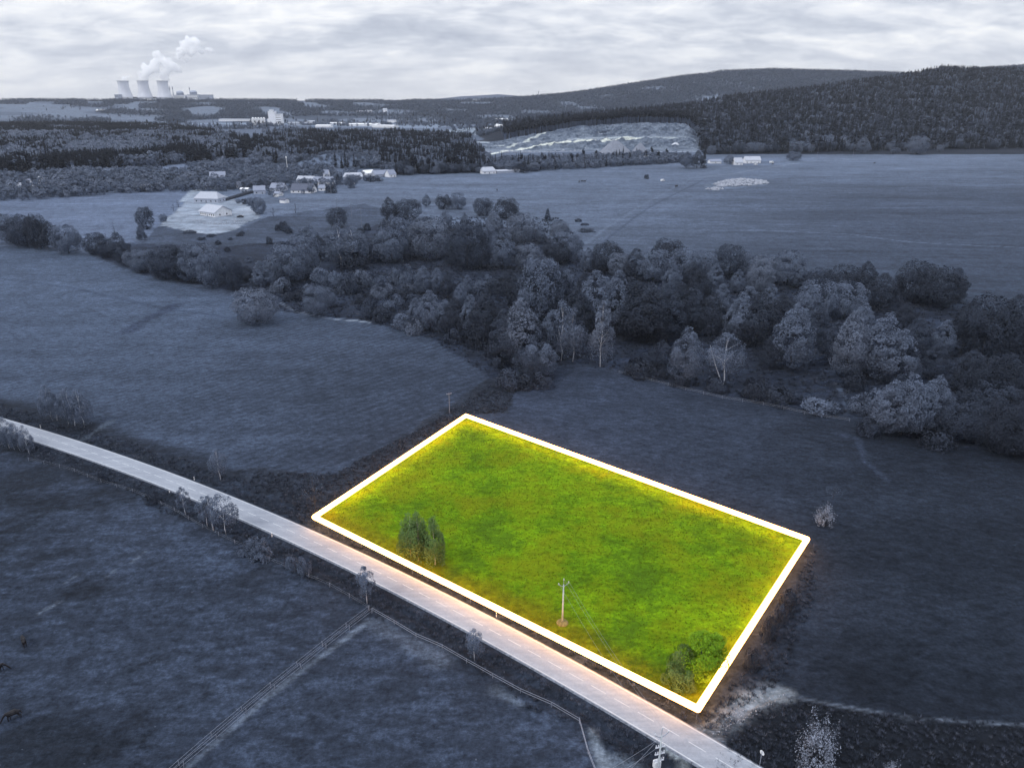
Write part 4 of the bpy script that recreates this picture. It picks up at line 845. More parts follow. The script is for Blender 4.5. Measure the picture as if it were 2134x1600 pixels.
# leafy belt in front of the quarry
fq = sample([(830, 366), (1000, 361), (1100, 359), (1280, 348), (1335, 345), (1420, 340), (1440, 330), (1330, 327), (1200, 333), (1050, 336), (1000, 344)], 8.5, 3, ymax=1440)
idx = pick(len(fq), [S_DEC, S_BRI, S_CON], [0.68, 0.22, 0.10]); sc_ = rng.uniform(0.55, 0.95, len(fq)); a, bq = split(fq, idx, None, 60)
singles_from(fq[a], idx[a], sc_[a], 'below the quarry', 'trees in the leafy belt below the quarry')
scatter('tree_belt', fq[bq], sc_[bq], idx[bq], 'leafy belt of trees at the foot of the pale quarry', 'woodland')
# the big hill
def hk(X, Y, Z):
    u, v = project(X, Y, Z); uu = ucol(X, Y)
    Yb = np.interp(uu, [1060, 1450, 1500, 1700, 2134, 3000], [1420, 1420, 1400, 1360, 1370, 1500]) 
    q = (uu < 1462) & (Y < 1622); return ~q & (Y > np.interp(uu, [900, 1440, 1475, 1700, 2134, 3000], [1600, 1600, 1345, 1375, 1505, 1505])) & (Z > -3)
bx = np.arange(-90, 2500, 8.4); by = np.arange(1340, 3050, 8.4); Xg, Yg = np.meshgrid(bx, by); Xg = (Xg + rng.uniform(-3.6, 3.6, Xg.shape)).ravel(); Yg = (Yg + rng.uniform(-3.6, 3.6, Yg.shape)).ravel()
uu = ucol(Xg, Yg); k = (uu > 1050) & (uu < 2330) & (Yg < np.interp(uu, [1000, 1300, 1500, 1800, 3000], [2050, 2050, 2350, 2720, 2720])); Xg, Yg = Xg[k], Yg[k]; Zg = terrain(Xg, Yg)
k = hk(Xg, Yg, Zg); fh = np.stack([Xg[k], Yg[k], Zg[k]], 1); nz = waves(fh[:, 0], fh[:, 1], 210) + 0.4 * waves(fh[:, 0] + 50, fh[:, 1], 60); uu = ucol(fh[:, 0], fh[:, 1])
idx = np.where((nz > 0.42) & (uu > 1440), pick(len(fh), [S_BRI, S_DEC, S_CON], [0.22, 0.5, 0.28]), pick(len(fh), [S_CON, S_CM, S_DEC, S_BRI], [0.40, 0.34, 0.22, 0.04]))
idx = np.where((uu > 1480) & (uu < 1700) & (fh[:, 1] < 1420) & (nz > -0.3), pick(len(fh), [S_BRI, S_DEC], [0.3, 0.7]), idx)
idx = np.where((uu < 1450) & (fh[:, 1] < 1720), S_PINE[0], idx)
sc_ = rng.uniform(0.6, 1.3, len(fh)) + 0.15 * nz; sc_ = np.where((uu < 1450) & (fh[:, 1] < 1720), rng.uniform(.95, 1.15, len(fh)), sc_); sc_ = np.where((uu < 1440) & (fh[:, 1] < 1700), sc_ * 1.05, sc_)
o = np.argsort(fh[:, 1] - np.interp(uu, [900, 1440, 1475, 1700, 2134, 3000], [1600, 1600, 1345, 1375, 1505, 1505])); inview = (uu[o] < 2140); o1 = o[inview][:130]; rest = np.setdiff1d(o, o1)
singles_from(fh[o1], idx[o1], sc_[o1], 'at right hill foot', 'front trees of the right hill forest')
scatter('forest', fh[rest], sc_[rest], idx[rest], 'dense dark conifer forest covering the hill on the right', 'forest')
# far wooded ridge
bx = np.arange(-4300, 4300, 15); by = np.arange(2950, 5000, 17); Xg, Yg = np.meshgrid(bx, by); Xg = (Xg + rng.uniform(-7, 7, Xg.shape)).ravel(); Yg = (Yg + rng.uniform(-8, 8, Yg.shape)).ravel()
uu = ucol(Xg, Yg); ptc = waves(Xg, Yg * 0.7, 520); farL = uu < 290
ptl = waves(Xg * 0.6, Yg, 700)
k = (uu > -120) & (uu < 2260) & (ptc < 0.10 + 0.5 * ss(1000, 1200, uu)) & ((~farL) | ((Yg > 4250) & (ptl < 0.5)) | (ptl < -0.25)) & ~((uu > 380) & (uu < 640) & (Yg < 3250)) & ~((uu > 600) & (uu < 930) & (Yg < 3500))
Xg, Yg = Xg[k], Yg[k]; Zg = terrain(Xg, Yg); fz = np.stack([Xg, Yg, Zg], 1)
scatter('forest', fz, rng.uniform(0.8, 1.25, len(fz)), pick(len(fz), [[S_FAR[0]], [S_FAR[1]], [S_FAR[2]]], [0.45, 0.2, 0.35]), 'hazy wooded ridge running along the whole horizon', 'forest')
# clumps and hedges on the plain
cl = []; g = np.random.default_rng(11)
for u, v, nn, sx, sy in [(560, 264, 30, 60, 20), (650, 262, 40, 90, 25), (760, 262, 50, 110, 25), (860, 262, 60, 90, 40), (930, 262, 60, 60, 60), (900, 246, 60, 120, 60), (980, 240, 80, 130, 60), (1040, 250, 40, 40, 40), (1000, 268, 60, 50, 40), (700, 255, 30, 140, 12), (540, 262, 20, 30, 10), (330, 262, 60, 120, 20),
                         (470, 265, 14, 90, 6), (830, 250, 50, 90, 50), (1030, 275, 50, 50, 30), (985, 285, 60, 60, 40), (950, 255, 80, 160, 80), (620, 275, 60, 60, 30), (300, 240, 20, 60, 30), (60, 246, 20, 120, 20), (150, 225, 20, 120, 40), (880, 238, 80, 160, 60), (1020, 228, 80, 120, 60)]:
    p = P(u, v); cl.append(np.stack([p[0] + g.normal(size=nn) * sx * 0.9, p[1] + g.normal(size=nn) * sy * 1.6], 1))
hd = [P(400, 268), P(560, 270)]; tt = np.linspace(0, 1, 46); cl.append(np.stack([hd[0][0] + (hd[1][0] - hd[0][0]) * tt, hd[0][1] + (hd[1][1] - hd[0][1]) * tt], 1))
cl = np.concatenate(cl); cz = terrain(cl[:, 0], cl[:, 1]); cl = np.c_[cl, cz]
scatter('tree_clumps', cl, g.uniform(0.55, 1.1, len(cl)), pick(len(cl), [S_DEC, S_CON, S_BRI], [0.6, 0.25, 0.15]), 'clumps and rows of trees dotted over the distant plain round the silos', 'trees')
# scrub and gardens of the village, left
fv = sample([(-300, 420), (-20, 406), (40, 404), (130, 402), (260, 388), (330, 386), (420, 384), (430, 378), (540, 345), (640, 338), (640, 328), (545, 332), (420, 350), (200, 362), (30, 372), (-300, 392)], 9.5, 5, ymax=1300)
u_, v_ = project(*fv.T); nz = waves(fv[:, 0], fv[:, 1], 50)
k = ~((u_ > 30) & (u_ < 115) & (v_ > 372) & (nz > -0.1)) & ~((v_ < 366) & (v_ > 352) & (u_ > 170) & (u_ < 420) & (nz > -0.5)) & ((u_ < 430) | (rng.uniform(size=len(fv)) < 0.5)); fv = fv[k]
idx = pick(len(fv), [S_DEC, S_BRI], [0.5, 0.5]); sc_ = rng.uniform(0.55, 1.05, len(fv)); a, bq = split(fv, idx, None, 0)
scatter('woodland_scrub', fv, sc_, idx, 'pale leafy scrub between the left forest and the sloping field', 'scrub')
g = np.random.default_rng(21); mp = g.normal(size=(420, 2)) * np.array((38, 34)) + np.array(px_m); mp = np.c_[mp, terrain(mp[:, 0], mp[:, 1])]
scatter('mound_scrub', mp, g.uniform(0.15, 0.38, len(mp)), pick(len(mp), [S_DEC, S_BRI], [0.5, 0.5]), 'low pale scrub covering the rounded mound above the village', 'scrub')
fw = sample([(-80, 410), (30, 402), (130, 400), (270, 388), (420, 383), (520, 372), (560, 352), (640, 350), (700, 358), (700, 366), (640, 372), (560, 388), (520, 392), (430, 398), (300, 402), (130, 414), (-80, 424)], 9, 8, ymax=1250)
scatter('garden_trees', fw, g.uniform(0.45, 0.85, len(fw)), pick(len(fw), [S_DEC, S_BRI], [0.6, 0.4]), 'small leafy trees and hedges scattered between the village houses', 'trees')
# ------------------------------------------------------------------ drawn plot outline, built as an added glowing tube that lights the grass
om = bpy.data.materials.new('added_glow'); om.use_nodes = True; t = om.node_tree; t.nodes.clear()
e = N(t, 'ShaderNodeEmission'); e.inputs[0].default_value = (1, 0.44, 0.115, 1); e.inputs[1].default_value = 20.0
L(t, e.outputs[0], N(t, 'ShaderNodeOutputMaterial').inputs[0])
mb = MB(); RH = 2.0; q = [np.array((*(np.array(c) * (H - RH) / H), RH)) for c in PLOT]; r = 0.56
for i in range(4):
    a, b = q[i], q[(i + 1) % 4]; mb.tube([a, b], r, 14)
    mb.lathe([(r * math.cos(f) + 0.001, r * math.sin(f)) for f in np.linspace(-1.5, 1.5, 9)], 14, 0, tuple(a))
o = empty('added_outline', (q[3][0], q[3][1], 0), 'thick glowing white tube added along the drawn outline round the bright green plot', 'outline')
tb = mb.build('added_glow_tube', om, o, True); tb.location = (-q[3][0], -q[3][1], 0)
m = MB(); m.tube([(0, 0, -.3), (0, 0, RH - .5)], .04, 6); sup = None  # posts made up to carry the added tube
for i in range(4):
    for f_ in np.linspace(0, 1, 7)[:-1]:
        c_ = q[i] * (1 - f_) + q[(i + 1) % 4] * f_
        if sup is None: ob = m.build('added_support', 'wood_post', o); sup = ob.data
        else: ob = bpy.data.objects.new('added_support', sup); COL.objects.link(ob); ob.parent = o
        ob.location = (c_[0] - q[3][0], c_[1] - q[3][1], 0)
# ------------------------------------------------------------------ poles, wires, fences, posts
def insul(mb, c, h=0.28, r=0.07): mb.lathe([(0.03, 0), (r, 0.03), (r * .6, 0.10), (r, 0.14), (r * .6, 0.2), (r * .8, h * .85), (0.02, h)], 8, 0, c)
ppx = [(1172, 1297), (1364, 1672), (937, 860)]
pb = [np.array((*flat(*c), 0.0)) for c in ppx]
def pole(p, h, rz, label, heads):
    o = empty('utility_pole', p, label, 'utility pole', 'poles of the power line', rz)
    m = MB(); m.tube([(0, 0, -0.3), (0, 0, h)], [0.2, 0.11], 12); m.build('pole', 'concrete_pole', o, True)
    arms = []
    a = MB(); a.tube([(0, 0, h), (0, 0, h + 1.0)], 0.05, 6); arms.append((0, 0, h + 1.0))
    for s_ in (-1, 1): a.tube([(0, 0, h - 0.5), (s_ * 0.6, 0, h - 0.15), (s_ * 1.0, 0, h + 0.15)], 0.06, 6); arms.append((s_ * 1.0, 0, h + 0.15))
    a.build('crossarm', 'metal_grey', o)
    for c in arms: i_ = MB(); insul(i_, c, 0.4, 0.12); i_.build('insulator', 'insulator', o, True)
    return o, arms
d = pb[1] - pb[0]; ang = math.atan2(d[1], d[0]) - math.pi / 2
h0 = height_to(pb[0], 1212) ; print('pole', h0)
heads = []
for p, hh, lab in ((pb[0], h0 - 0.6, 'grey concrete power pole with forked insulator arms standing alone in the green plot'), (pb[1], height_to(pb[1], 1524) - .6, 'tall power pole with insulator racks at the near road edge, base below the frame')):
    o, arms = pole(p, hh, ang, lab, None); q = math.cos(ang), math.sin(ang)
    heads.append([np.array((p[0] + a[0] * q[0], p[1] + a[0] * q[1], a[2] + 0.35)) for a in arms])
    if p is pb[1]:
        for k_, zt in enumerate((hh - 2.3, hh - 3.6, hh - 4.9)):
            f_ = MB(); f_.box(-0.75, 0.75, -0.08, 0.08, zt, zt + 0.12); 
            for x_ in (-0.65, -.3, 0.3, 0.65): insul(f_, (x_, 0, zt + 0.1), 0.45, 0.10)
            f_.build('insulator_rack', 'insulator', o)
        f_ = MB(); f_.box(-0.5, 0.5, -0.75, -0.15, hh - 6.6, hh - 5.4); [f_.lathe([(.05, 0), (.1, .1), (.04, .4)], 8, 0, (x_, -0.45, hh - 5.4)) for x_ in (-.3, 0, .3)]
        f_.build('transformer', 'white_paint', o)
def wires(name, pairs, sag, label, rad=0.022):
    m = MB()
    for a, b in pairs:
        m.tube([a + (b - a) * t_ - np.array((0, 0, sag * 4 * t_ * (1 - t_))) for t_ in np.linspace(0, 1, 14)], rad, 4)
    tag(m.build(name, 'wire'), label, 'wire', 'overhead wires')
wires('overhead_wires', list(zip(heads[0], heads[1])), 0.9, 'three thin overhead wires crossing the road from the plot pole', 0.011)
wires('overhead_wires', [(h_ - np.array((0, 0, 1.8)), np.array((*flat(1175 + 40 * i_, 1665), 1.0))) for i_, h_ in enumerate(heads[1])], 0.4, 'slack stay wires slanting down left from the pole at the road edge', 0.02)
m = MB(); m.lathe([(1.25, -0.05), (1.1, 0.12), (0.7, 0.28), (0.15, 0.36)], 14); mat('soil', (0.16, 0.13, 0.05), 0.95, 0.4, 2, bump=.1)
tag(m.build('soil_mound', 'soil', None, True, pb[0]), 'small mound of bare brown soil round the foot of the plot pole', 'mound')
def simple_pole(u, vb, vt, lab, rad=0.13):
    p = P(u, vb); h = height_to(p, vt); o = empty('utility_pole', p, lab, 'utility pole', 'distant poles', 0.5)
    a = MB(); a.tube([(0, 0, -0.3), (0, 0, h)], [rad * 1.4, rad], 8); a.build('pole', 'wood_post', o)
    a = MB(); a.box(-0.9, 0.9, -0.06, 0.06, h - 0.5, h - 0.38); [insul(a, (x_, 0, h - .4)) for x_ in (-.8, 0, .8)]; a.build('crossarm', 'metal_grey', o)
simple_pole(937, 860, 818, 'thin dark wooden pole just behind the upper corner of the outlined plot', .09)
simple_pole(754, 474, 434, 'dark wooden pole at the scrub edge left of the upper clump'); simple_pole(733, 452, 424, 'pale thin pole standing in the meadow above the dark one'); simple_pole(703, 438, 414, 'faint pole in the meadow beside the village slope')
simple_pole(690, 404, 380, 'pole beside the white gabled farm buildings'); simple_pole(1702, 333, 318, 'small pole at the meadow edge under the hill'); simple_pole(1777, 328, 302, 'pole before the forest foot on the hill')
p = P(600, 362); h = height_to(p, 326); o = empty('antenna_mast', p, 'slim pale mast with a white head rising beside the village mound', 'mast')
m = MB(); m.tube([(0, 0, 0), (0, 0, h)], [0.45, 0.22], 8); m.build('mast_pole', 'white_paint', o); m = MB(); m.lathe([(0.3, -2.6), (0.9, -2.4), (0.9, -0.6), (0.3, 0)], 10, 0, (0, 0, h)); m.build('mast_head', 'white_paint', o)
def fence(px, lab, gap=5.0, ph=1.15, rails=(0.55, 1.05), rr=0.022, maxp=95, rmat='fence_tape'):
    pts = np.array([flat(*q) for q in px]) if px[0][1] > 700 else np.array([P(*q)[:2] for q in px]); ar = np.concatenate([[0], np.cumsum(np.hypot(*np.diff(pts, axis=0).T))])
    n_ = min(maxp, max(2, int(ar[-1] / gap))); ss_ = np.linspace(0, ar[-1], n_)
    pp = np.stack([np.interp(ss_, ar, pts[:, 0]), np.interp(ss_, ar, pts[:, 1])], 1); zz_ = terrain(pp[:, 0], pp[:, 1])
    o = empty('wire_fence', (pp[0, 0], pp[0, 1], zz_[0]), lab, 'fence', 'pasture fences'); base_ = np.array((pp[0, 0], pp[0, 1], zz_[0]))
    me = None
    for j in range(n_):
        c = np.array((pp[j, 0], pp[j, 1], zz_[j])) - base_
        if me is None:
            m = MB(); m.tube([(0, 0, -0.3), (0, 0, ph)], 0.07, 6); ob = m.build('post', 'wood_post', o); me = ob.data
        else: ob = bpy.data.objects.new('post', me); COL.objects.link(ob); ob.parent = o
        ob.location = c; ob.rotation_euler = (rng.normal() * .04, rng.normal() * .04, 0)
    for z_ in rails:
        m = MB(); m.tube([np.array((pp[j, 0], pp[j, 1], zz_[j] + z_)) - base_ for j in range(n_)], rr, 4); m.build('rail', rmat, o)
fence([(769, 1272), (700, 1324), (640, 1372), (560, 1436), (500, 1486), (440, 1537), (362, 1605), (300, 1660)], 'left one of two parallel tape fences dividing the pasture', 5, 1.2, (0.5, 1.15), 0.02)
fence([(775, 1277), (706, 1329), (646, 1378), (567, 1441), (507, 1492), (449, 1543), (374, 1605), (310, 1662)], 'right one of two parallel tape fences dividing the pasture', 5, 1.2, (0.5, 1.15), 0.02)
fence([(777, 1275), (830, 1305), (872, 1331), (928, 1354), (987, 1390), (1086, 1444), (1140, 1468), (1203, 1492), (1206, 1500), (1215, 1540), (1225, 1570), (1240, 1605), (1252, 1640)], 'wire fence along the road side of the right-hand paddock', 5, 1.1, (0.5, 1.0), 0.03)
fence([(60, 960), (95, 968), (148, 980), (203, 1003), (279, 1026), (344, 1055), (420, 1098), (500, 1138), (560, 1168), (640, 1202), (700, 1228), (769, 1270)], 'wire fence along the road side of the left-hand pasture', 5.5, 1.1, (0.5, 1.0), 0.011, rmat='wire')
fence([(1290, 778), (1400, 806), (1500, 830), (1600, 846), (1700, 868), (1770, 878)], 'faint wire fence at the foot of the wood above the plot', 6, 1.1, (0.5, 1.0), 0.02, rmat='wire')
for u, vb, lab in ((1029, 1284, 'white road marker post on the far verge beside the outlined plot'), (403, 1000, 'white road marker post on the far verge left of the leaning birch'), (973, 1330, 'white road marker post on the near verge left of the dark birch'), (348, 1024, 'small marker post on the near verge above the flattened bush'), (88, 892, 'marker post on the far verge before the birch clump'), (572, 1113, 'marker post on the near verge above the leafy bush')):
    p = flat(u, vb); dd = np.hypot(*(cen - p).T); j = int(np.argmin(dd)); sd = np.sign(np.dot(p - cen[j], nor[j])); p = cen[j] + nor[j] * sd * (HW + 0.75)
    o = empty('marker_post', (p[0], p[1], -0.12), lab, 'marker post', 'road marker posts', math.atan2(tan[j][1], tan[j][0]))
    m = MB(); m.box(-0.06, 0.06, -0.09, 0.09, 0, 1.05); m.build('post_body', 'white_paint', o); m = MB(); m.box(-0.065, 0.065, -0.095, 0.095, 0.72, 0.9); m.build('reflector_band', 'rubber', o)
p = np.array((*flat(1583, 1594), -0.05)); o = empty('road_sign', p, 'round white road sign on a thin grey pole beside the road at the bottom', 'road sign', None, R(30))
m = MB(); m.tube([(0, 0, 0), (0, 0, 3.0)], 0.045, 8); m.build('sign_pole', 'metal_grey', o)
m = MB(); vs_ = [(0, y_, z_) for y_, z_ in [(0, 0)]]; m.tube([(0.05, 0, 2.65), (0.09, 0, 2.65)], 0.40, 24); m.build('sign_plate', 'white_paint', o)
# ------------------------------------------------------------------ buildings
def house(A, B, w, wh, rh, lab, wall='plaster', roof='roof_mid', cat='house', hip=0.0, windows=3, group=None, chimney=True, name='house', ov=0.5, floors=1, shed=False):
    a, b = P(*A), P(*B); d = b[:2] - a[:2]; l = np.hypot(*d); rz = math.atan2(d[1], d[0]); o = empty(name, (a[0], a[1], min(a[2], b[2])), lab, cat, group, rz)
    m = MB(); m.box(0, l, 0, w, -3, wh)
    if hip == 0 and not shed:
        for x0, x1 in ((0, 0.02), (l - 0.02, l)): m.add([(x0, 0, wh), (x0, w, wh), (x0, w / 2, wh + rh - .03), (x1, 0, wh), (x1, w, wh), (x1, w / 2, wh + rh - .03)], [(0, 1, 2), (5, 4, 3), (0, 2, 5, 3), (1, 4, 5, 2)])
    m.build('wall', wall, o)
    m = MB(); t_ = 0.22; e0 = -ov; e1 = w + ov; zs = wh - rh * ov / (w / 2); hx = hip * w / 2
    if shed:
        m.add([(-ov, e0, wh + .05), (l + ov, e0, wh + .05), (l + ov, e1, wh + rh), (-ov, e1, wh + rh)] + [(-ov, e0, wh + .05 + t_), (l + ov, e0, wh + .05 + t_), (l + ov, e1, wh + rh + t_), (-ov, e1, wh + rh + t_)], [(3, 2, 1, 0), (4, 5, 6, 7), (0, 1, 5, 4), (1, 2, 6, 5), (2, 3, 7, 6), (3, 0, 4, 7)])
    else:
        lo = [(-ov, e0, zs), (l + ov, e0, zs), (l + ov, e1, zs), (-ov, e1, zs), (-ov + hx, w / 2, wh + rh), (l + ov - hx, w / 2, wh + rh)]
        hi = [(x, y, z + t_) for x, y, z in lo]
        m.add(lo + hi, [(6, 7, 11, 10), (8, 9, 10, 11), (0, 4, 5, 1), (2, 5, 4, 3), (0, 1, 7, 6), (2, 3, 9, 8), (1, 5, 11, 7), (5, 2, 8, 11), (3, 4, 10, 9), (4, 0, 6, 10)] + ([(7, 8, 11), (9, 6, 10)] if hip else []))
    rf = m.build('roof', roof, o)
    if chimney: m = MB(); m.box(l * .3, l * .3 + .6, w * .42, w * .42 + .6, wh + rh * .5, wh + rh + 1.0); m.build('chimney', 'roof_mid', rf)
    for fl_ in range(floors):
        z0 = 0.9 + fl_ * 2.8
        for j in range(windows):
            x = l * (j + 0.5 + .0) / windows; 
            if fl_ == 0 and j == windows // 2 and windows > 1:
                m = MB(); m.box(x - .55, x + .55, -0.06, 0.0, 0, 2.1); m.build('door', 'wood_post', o); continue
            m = MB(); m.box(x - .6, x + .6, -0.05, 0.0, z0, z0 + 1.3); m.build('window', 'glass_dark', o)
        if windows:
            for j in (0.3, 0.7): m = MB(); m.box(l, l + 0.05, w * j - .6, w * j + .6, z0, z0 + 1.3); m.build('window', 'glass_dark', o)
    return o
h1 = house((417, 448), (448, 453), 17, 3.9, 4.6, 'new white single-storey house with pale hipless roof on a bare earth platform', 'plaster', 'roof_pale', windows=7, chimney=False, ov=0.9)
m = MB(); 
h2 = house((405, 422), (455, 423), 15, 4.0, 5.5, 'long pale-roofed barn right behind the new house', 'plaster_dim', 'roof_pale', 'barn', 0.6, 5, chimney=False, name='barn')
V_ = 'village houses and sheds'
for A_, B_, w_, wh, rh, lab, wl, rf, cat, hip, wn in [
    ((501, 400), (517, 400), 6, 3.0, 1.0, 'open shed with a flat white roof right of the barn', 'plaster_dim', 'white_paint', 'shed', 0, 0),
    ((529, 405), (553, 404), 10, 4, 4, 'dim grey-roofed house behind the garden trees', 'plaster_dim', 'roof_mid', 'house', 0, 2),
    ((563, 398), (589, 399), 11, 3.5, 4.5, 'house with a ribbed mid-grey roof left of the dark farm roof', 'plaster_dim', 'roof_mid', 'house', 0, 3),
    ((618, 385), (652, 386), 14, 4.5, 5.0, 'bright white gabled farmhouse below the mound', 'plaster', 'roof_pale', 'farmhouse', 0, 4),
    ((606, 402), (650, 403), 15, 3.0, 6.0, 'wide farm barn with a dark roof and white gable end', 'plaster', 'roof_dark', 'barn', 0, 4),
    ((652, 387), (692, 387), 12, 4.5, 5.0, 'white house with grey roof right of the gabled farmhouse', 'plaster', 'roof_mid', 'house', 0, 4),
    ((674, 369), (684, 369), 8, 4, 4.5, 'small white gable house furthest up behind the farm', 'plaster', 'roof_mid', 'house', 0, 1),
    ((583, 423), (594, 424), 5, 3.2, 1.2, 'small white hut with a dark roof below the farm gardens', 'plaster', 'roof_dark', 'hut', 0, 0),
    ((570, 408), (581, 409), 6, 2.6, 1.5, 'little white garden building above the hut', 'plaster', 'roof_mid', 'shed', 0, 1),
    ((438, 381), (470, 380), 14, 6, 6, 'large dull-roofed building half hidden by trees left of the village', 'plaster_dim', 'roof_mid', 'house', 0, 3),
    ((716, 376), (757, 375), 18, 4, 4, 'pale hall with a broad light roof right of the village', 'plaster_dim', 'roof_pale', 'hall', 0.3, 3),
    ((762, 368), (782, 367), 12, 4, 3.5, 'white-roofed house between the two halls right of the village', 'plaster', 'white_paint', 'house', 0, 2),
    ((782, 369), (815, 368), 13, 3.5, 4.5, 'long mid-grey roofed hall at the right end of the village', 'plaster_dim', 'roof_mid', 'hall', 0, 3),
    ((812, 370), (826, 369), 10, 4, 5, 'white gable building beside the big round tree', 'plaster', 'roof_mid', 'house', 0, 2),
    ((1006, 363), (1034, 362), 14, 3.8, 4.5, 'white house with pale roof alone at the far meadow edge', 'plaster', 'roof_pale', 'house', 0.4, 3),
    ((1036, 362), (1084, 359), 8, 3, 1.5, 'long low shed joined to the right of the lone meadow house', 'plaster_dim', 'roof_pale', 'shed', 0, 0),
    ((1532, 344), (1548, 344), 12, 4, 6, 'white gable house left in the group under the hill', 'plaster', 'roof_pale', 'house', 0, 2),
    ((1553, 341), (1585, 340), 14, 5, 5, 'wide white house in the middle of the group under the hill', 'plaster', 'roof_pale', 'house', 0, 4),
    ((1480, 341), (1503, 341), 10, 3.5, 2.5, 'low white outbuilding behind trees left of the hill houses', 'plaster', 'roof_mid', 'shed', 0, 1),
    ((1342, 336), (1352, 336), 9, 4, 4, 'small pale building at the quarry edge in the leafy belt', 'plaster', 'roof_pale', 'house', 0, 1),
    ((32, 398), (44, 398), 9, 4, 4, 'white house lowest in the left hamlet', 'plaster', 'roof_pale', 'house', 0, 2), ((50, 389), (62, 389), 9, 4, 4, 'grey-roofed house in the middle of the left hamlet', 'plaster', 'roof_mid', 'house', 0, 2),
    ((36, 384), (48, 384), 9, 4, 4, 'dark-roofed house at the left of the left hamlet', 'plaster', 'roof_dark', 'house', 0, 2), ((80, 384), (91, 384), 9, 4.5, 4, 'white-walled house right in the left hamlet, above the lane', 'plaster', 'white_paint', 'house', 0, 2),
    ((82, 375), (92, 375), 9, 4, 4, 'grey-roofed house above the white-walled one in the left hamlet', 'plaster', 'roof_mid', 'house', 0, 2), ((97, 370), (106, 370), 9, 4, 4, 'topmost pale house of the left hamlet', 'plaster', 'white_paint', 'house', 0, 2),
    ((428, 394), (438, 394), 8, 3.5, 3, 'small pale house between barn and dark conifer', 'plaster', 'roof_mid', 'house', 0, 2), ((493, 392), (503, 392), 8, 3.5, 3, 'small white house above the flat-roofed shed', 'plaster', 'roof_mid', 'house', 0, 2), ((540, 378), (556, 378), 10, 4, 4, 'white house with dark roof at the foot of the mound', 'plaster', 'roof_dark', 'house', 0, 2), ((664, 398), (676, 398), 8, 3, 3, 'low pale shed at the right end of the farm barn', 'plaster', 'roof_mid', 'shed', 0, 1),
    ((64, 398), (74, 397), 8, 3, 3, 'small pale shed by the lane in the left hamlet', 'plaster', 'roof_pale', 'shed', 0, 1), ((10, 392), (20, 392), 8, 4, 4, 'pale house at the far left edge of the hamlet', 'plaster', 'roof_pale', 'house', 0, 1)]:
    house(A_, B_, w_, wh, rh, lab, wl, rf, cat, hip, wn, V_, chimney=wn > 2, name={'barn': 'barn', 'shed': 'shed', 'hall': 'hall', 'hut': 'hut'}.get(cat, 'house'))
hp_ = np.array([o_.location[:2] for o_ in COL.objects if o_.get('category') in ('house', 'barn', 'shed', 'hall', 'hut', 'farmhouse')])
fx = sample([(405, 398), (430, 378), (470, 364), (540, 356), (600, 366), (700, 366), (770, 366), (770, 378), (700, 392), (660, 402), (600, 410), (560, 412), (520, 404), (470, 400), (440, 398)], 10.5, 31, ymax=1300)
dm_ = np.min(np.hypot(fx[:, None, 0] - hp_[None, :, 0] - 8, fx[:, None, 1] - hp_[None, :, 1] - 5), 1); fx = fx[(dm_ > 15) & (fbm(fx[:, 0], fx[:, 1], 40) > -.35)]
scatter('village_trees', fx, rng.uniform(.35, .85, len(fx)), pick(len(fx), [S_DEC, S_BRI], [0.7, 0.3]), 'leafy garden trees crowding round the village houses and barns', 'trees')
I_ = 'buildings of the industrial estate on the plain'
for A_, B_, w_, wh, rh, lab, wl, rf in [
    ((456, 253), (526, 253), 30, 7, 2, 'long low white hall left of the silos', 'plaster', 'roof_pale'), ((600, 261), (640, 261), 30, 8, 2, 'pale hall right of the tall grain building', 'plaster_dim', 'roof_pale'), ((642, 258), (656, 258), 25, 9, 2, 'small pale block between two halls of the estate', 'plaster', 'roof_pale'),
    ((657, 266), (688, 266), 30, 6, 2.5, 'white hall with broad roof in front of the estate', 'plaster', 'white_paint'), ((689, 260), (718, 260), 30, 6, 2, 'white-roofed hall in the centre of the estate', 'plaster', 'white_paint'), ((724, 263), (790, 263), 45, 6, 3, 'very long white-roofed factory hall of the estate', 'plaster', 'white_paint'),
    ((775, 266), (820, 267), 35, 7, 2, 'bright white hall at the right end of the estate', 'white_paint', 'white_paint'), ((807, 256), (824, 256), 20, 10, 2, 'tall pale block behind the right end of the estate', 'plaster', 'roof_mid'), ((1030, 254), (1058, 253), 40, 9, 3, 'white hall beside the pine belt on the plain', 'white_paint', 'white_paint'),
    ((744, 236), (758, 236), 16, 6, 5, 'far white farm on the slope behind the estate', 'plaster', 'roof_pale'), ((762, 235), (776, 235), 16, 6, 5, 'far white farm right of its twin on the slope', 'plaster', 'roof_pale'), ((798, 234), (806, 234), 16, 12, 5, 'far white building with tall gable on the slope', 'plaster', 'roof_pale'),
    ((1008, 272), (1020, 272), 14, 5, 4, 'pale house among trees below the pine belt', 'plaster', 'roof_pale'), ((1030, 265), (1044, 265), 14, 5, 4, 'white house among trees left of the pine belt', 'plaster', 'white_paint'), ((616, 299), (638, 298), 16, 5, 3, 'white-roofed shed glimpsed between valley trees', 'plaster', 'white_paint'),
    ((200, 233), (216, 233), 20, 6, 5, 'white farm on the far left fields', 'plaster', 'white_paint'), ((983, 212), (998, 212), 30, 9, 5, 'pale village building on the far ridge', 'plaster', 'roof_pale')]:
    house(A_, B_, w_, wh, rh, lab, wl, rf, 'building', 0, 0, I_, chimney=False, name='hall', ov=0.8)
p = P(525, 262); pb_ = P(551, 262); rr_ = (pb_[0] - p[0]) / 10
o = empty('grain_silo_block', p, 'bank of five pale grain silos standing on the plain', 'silos', I_)
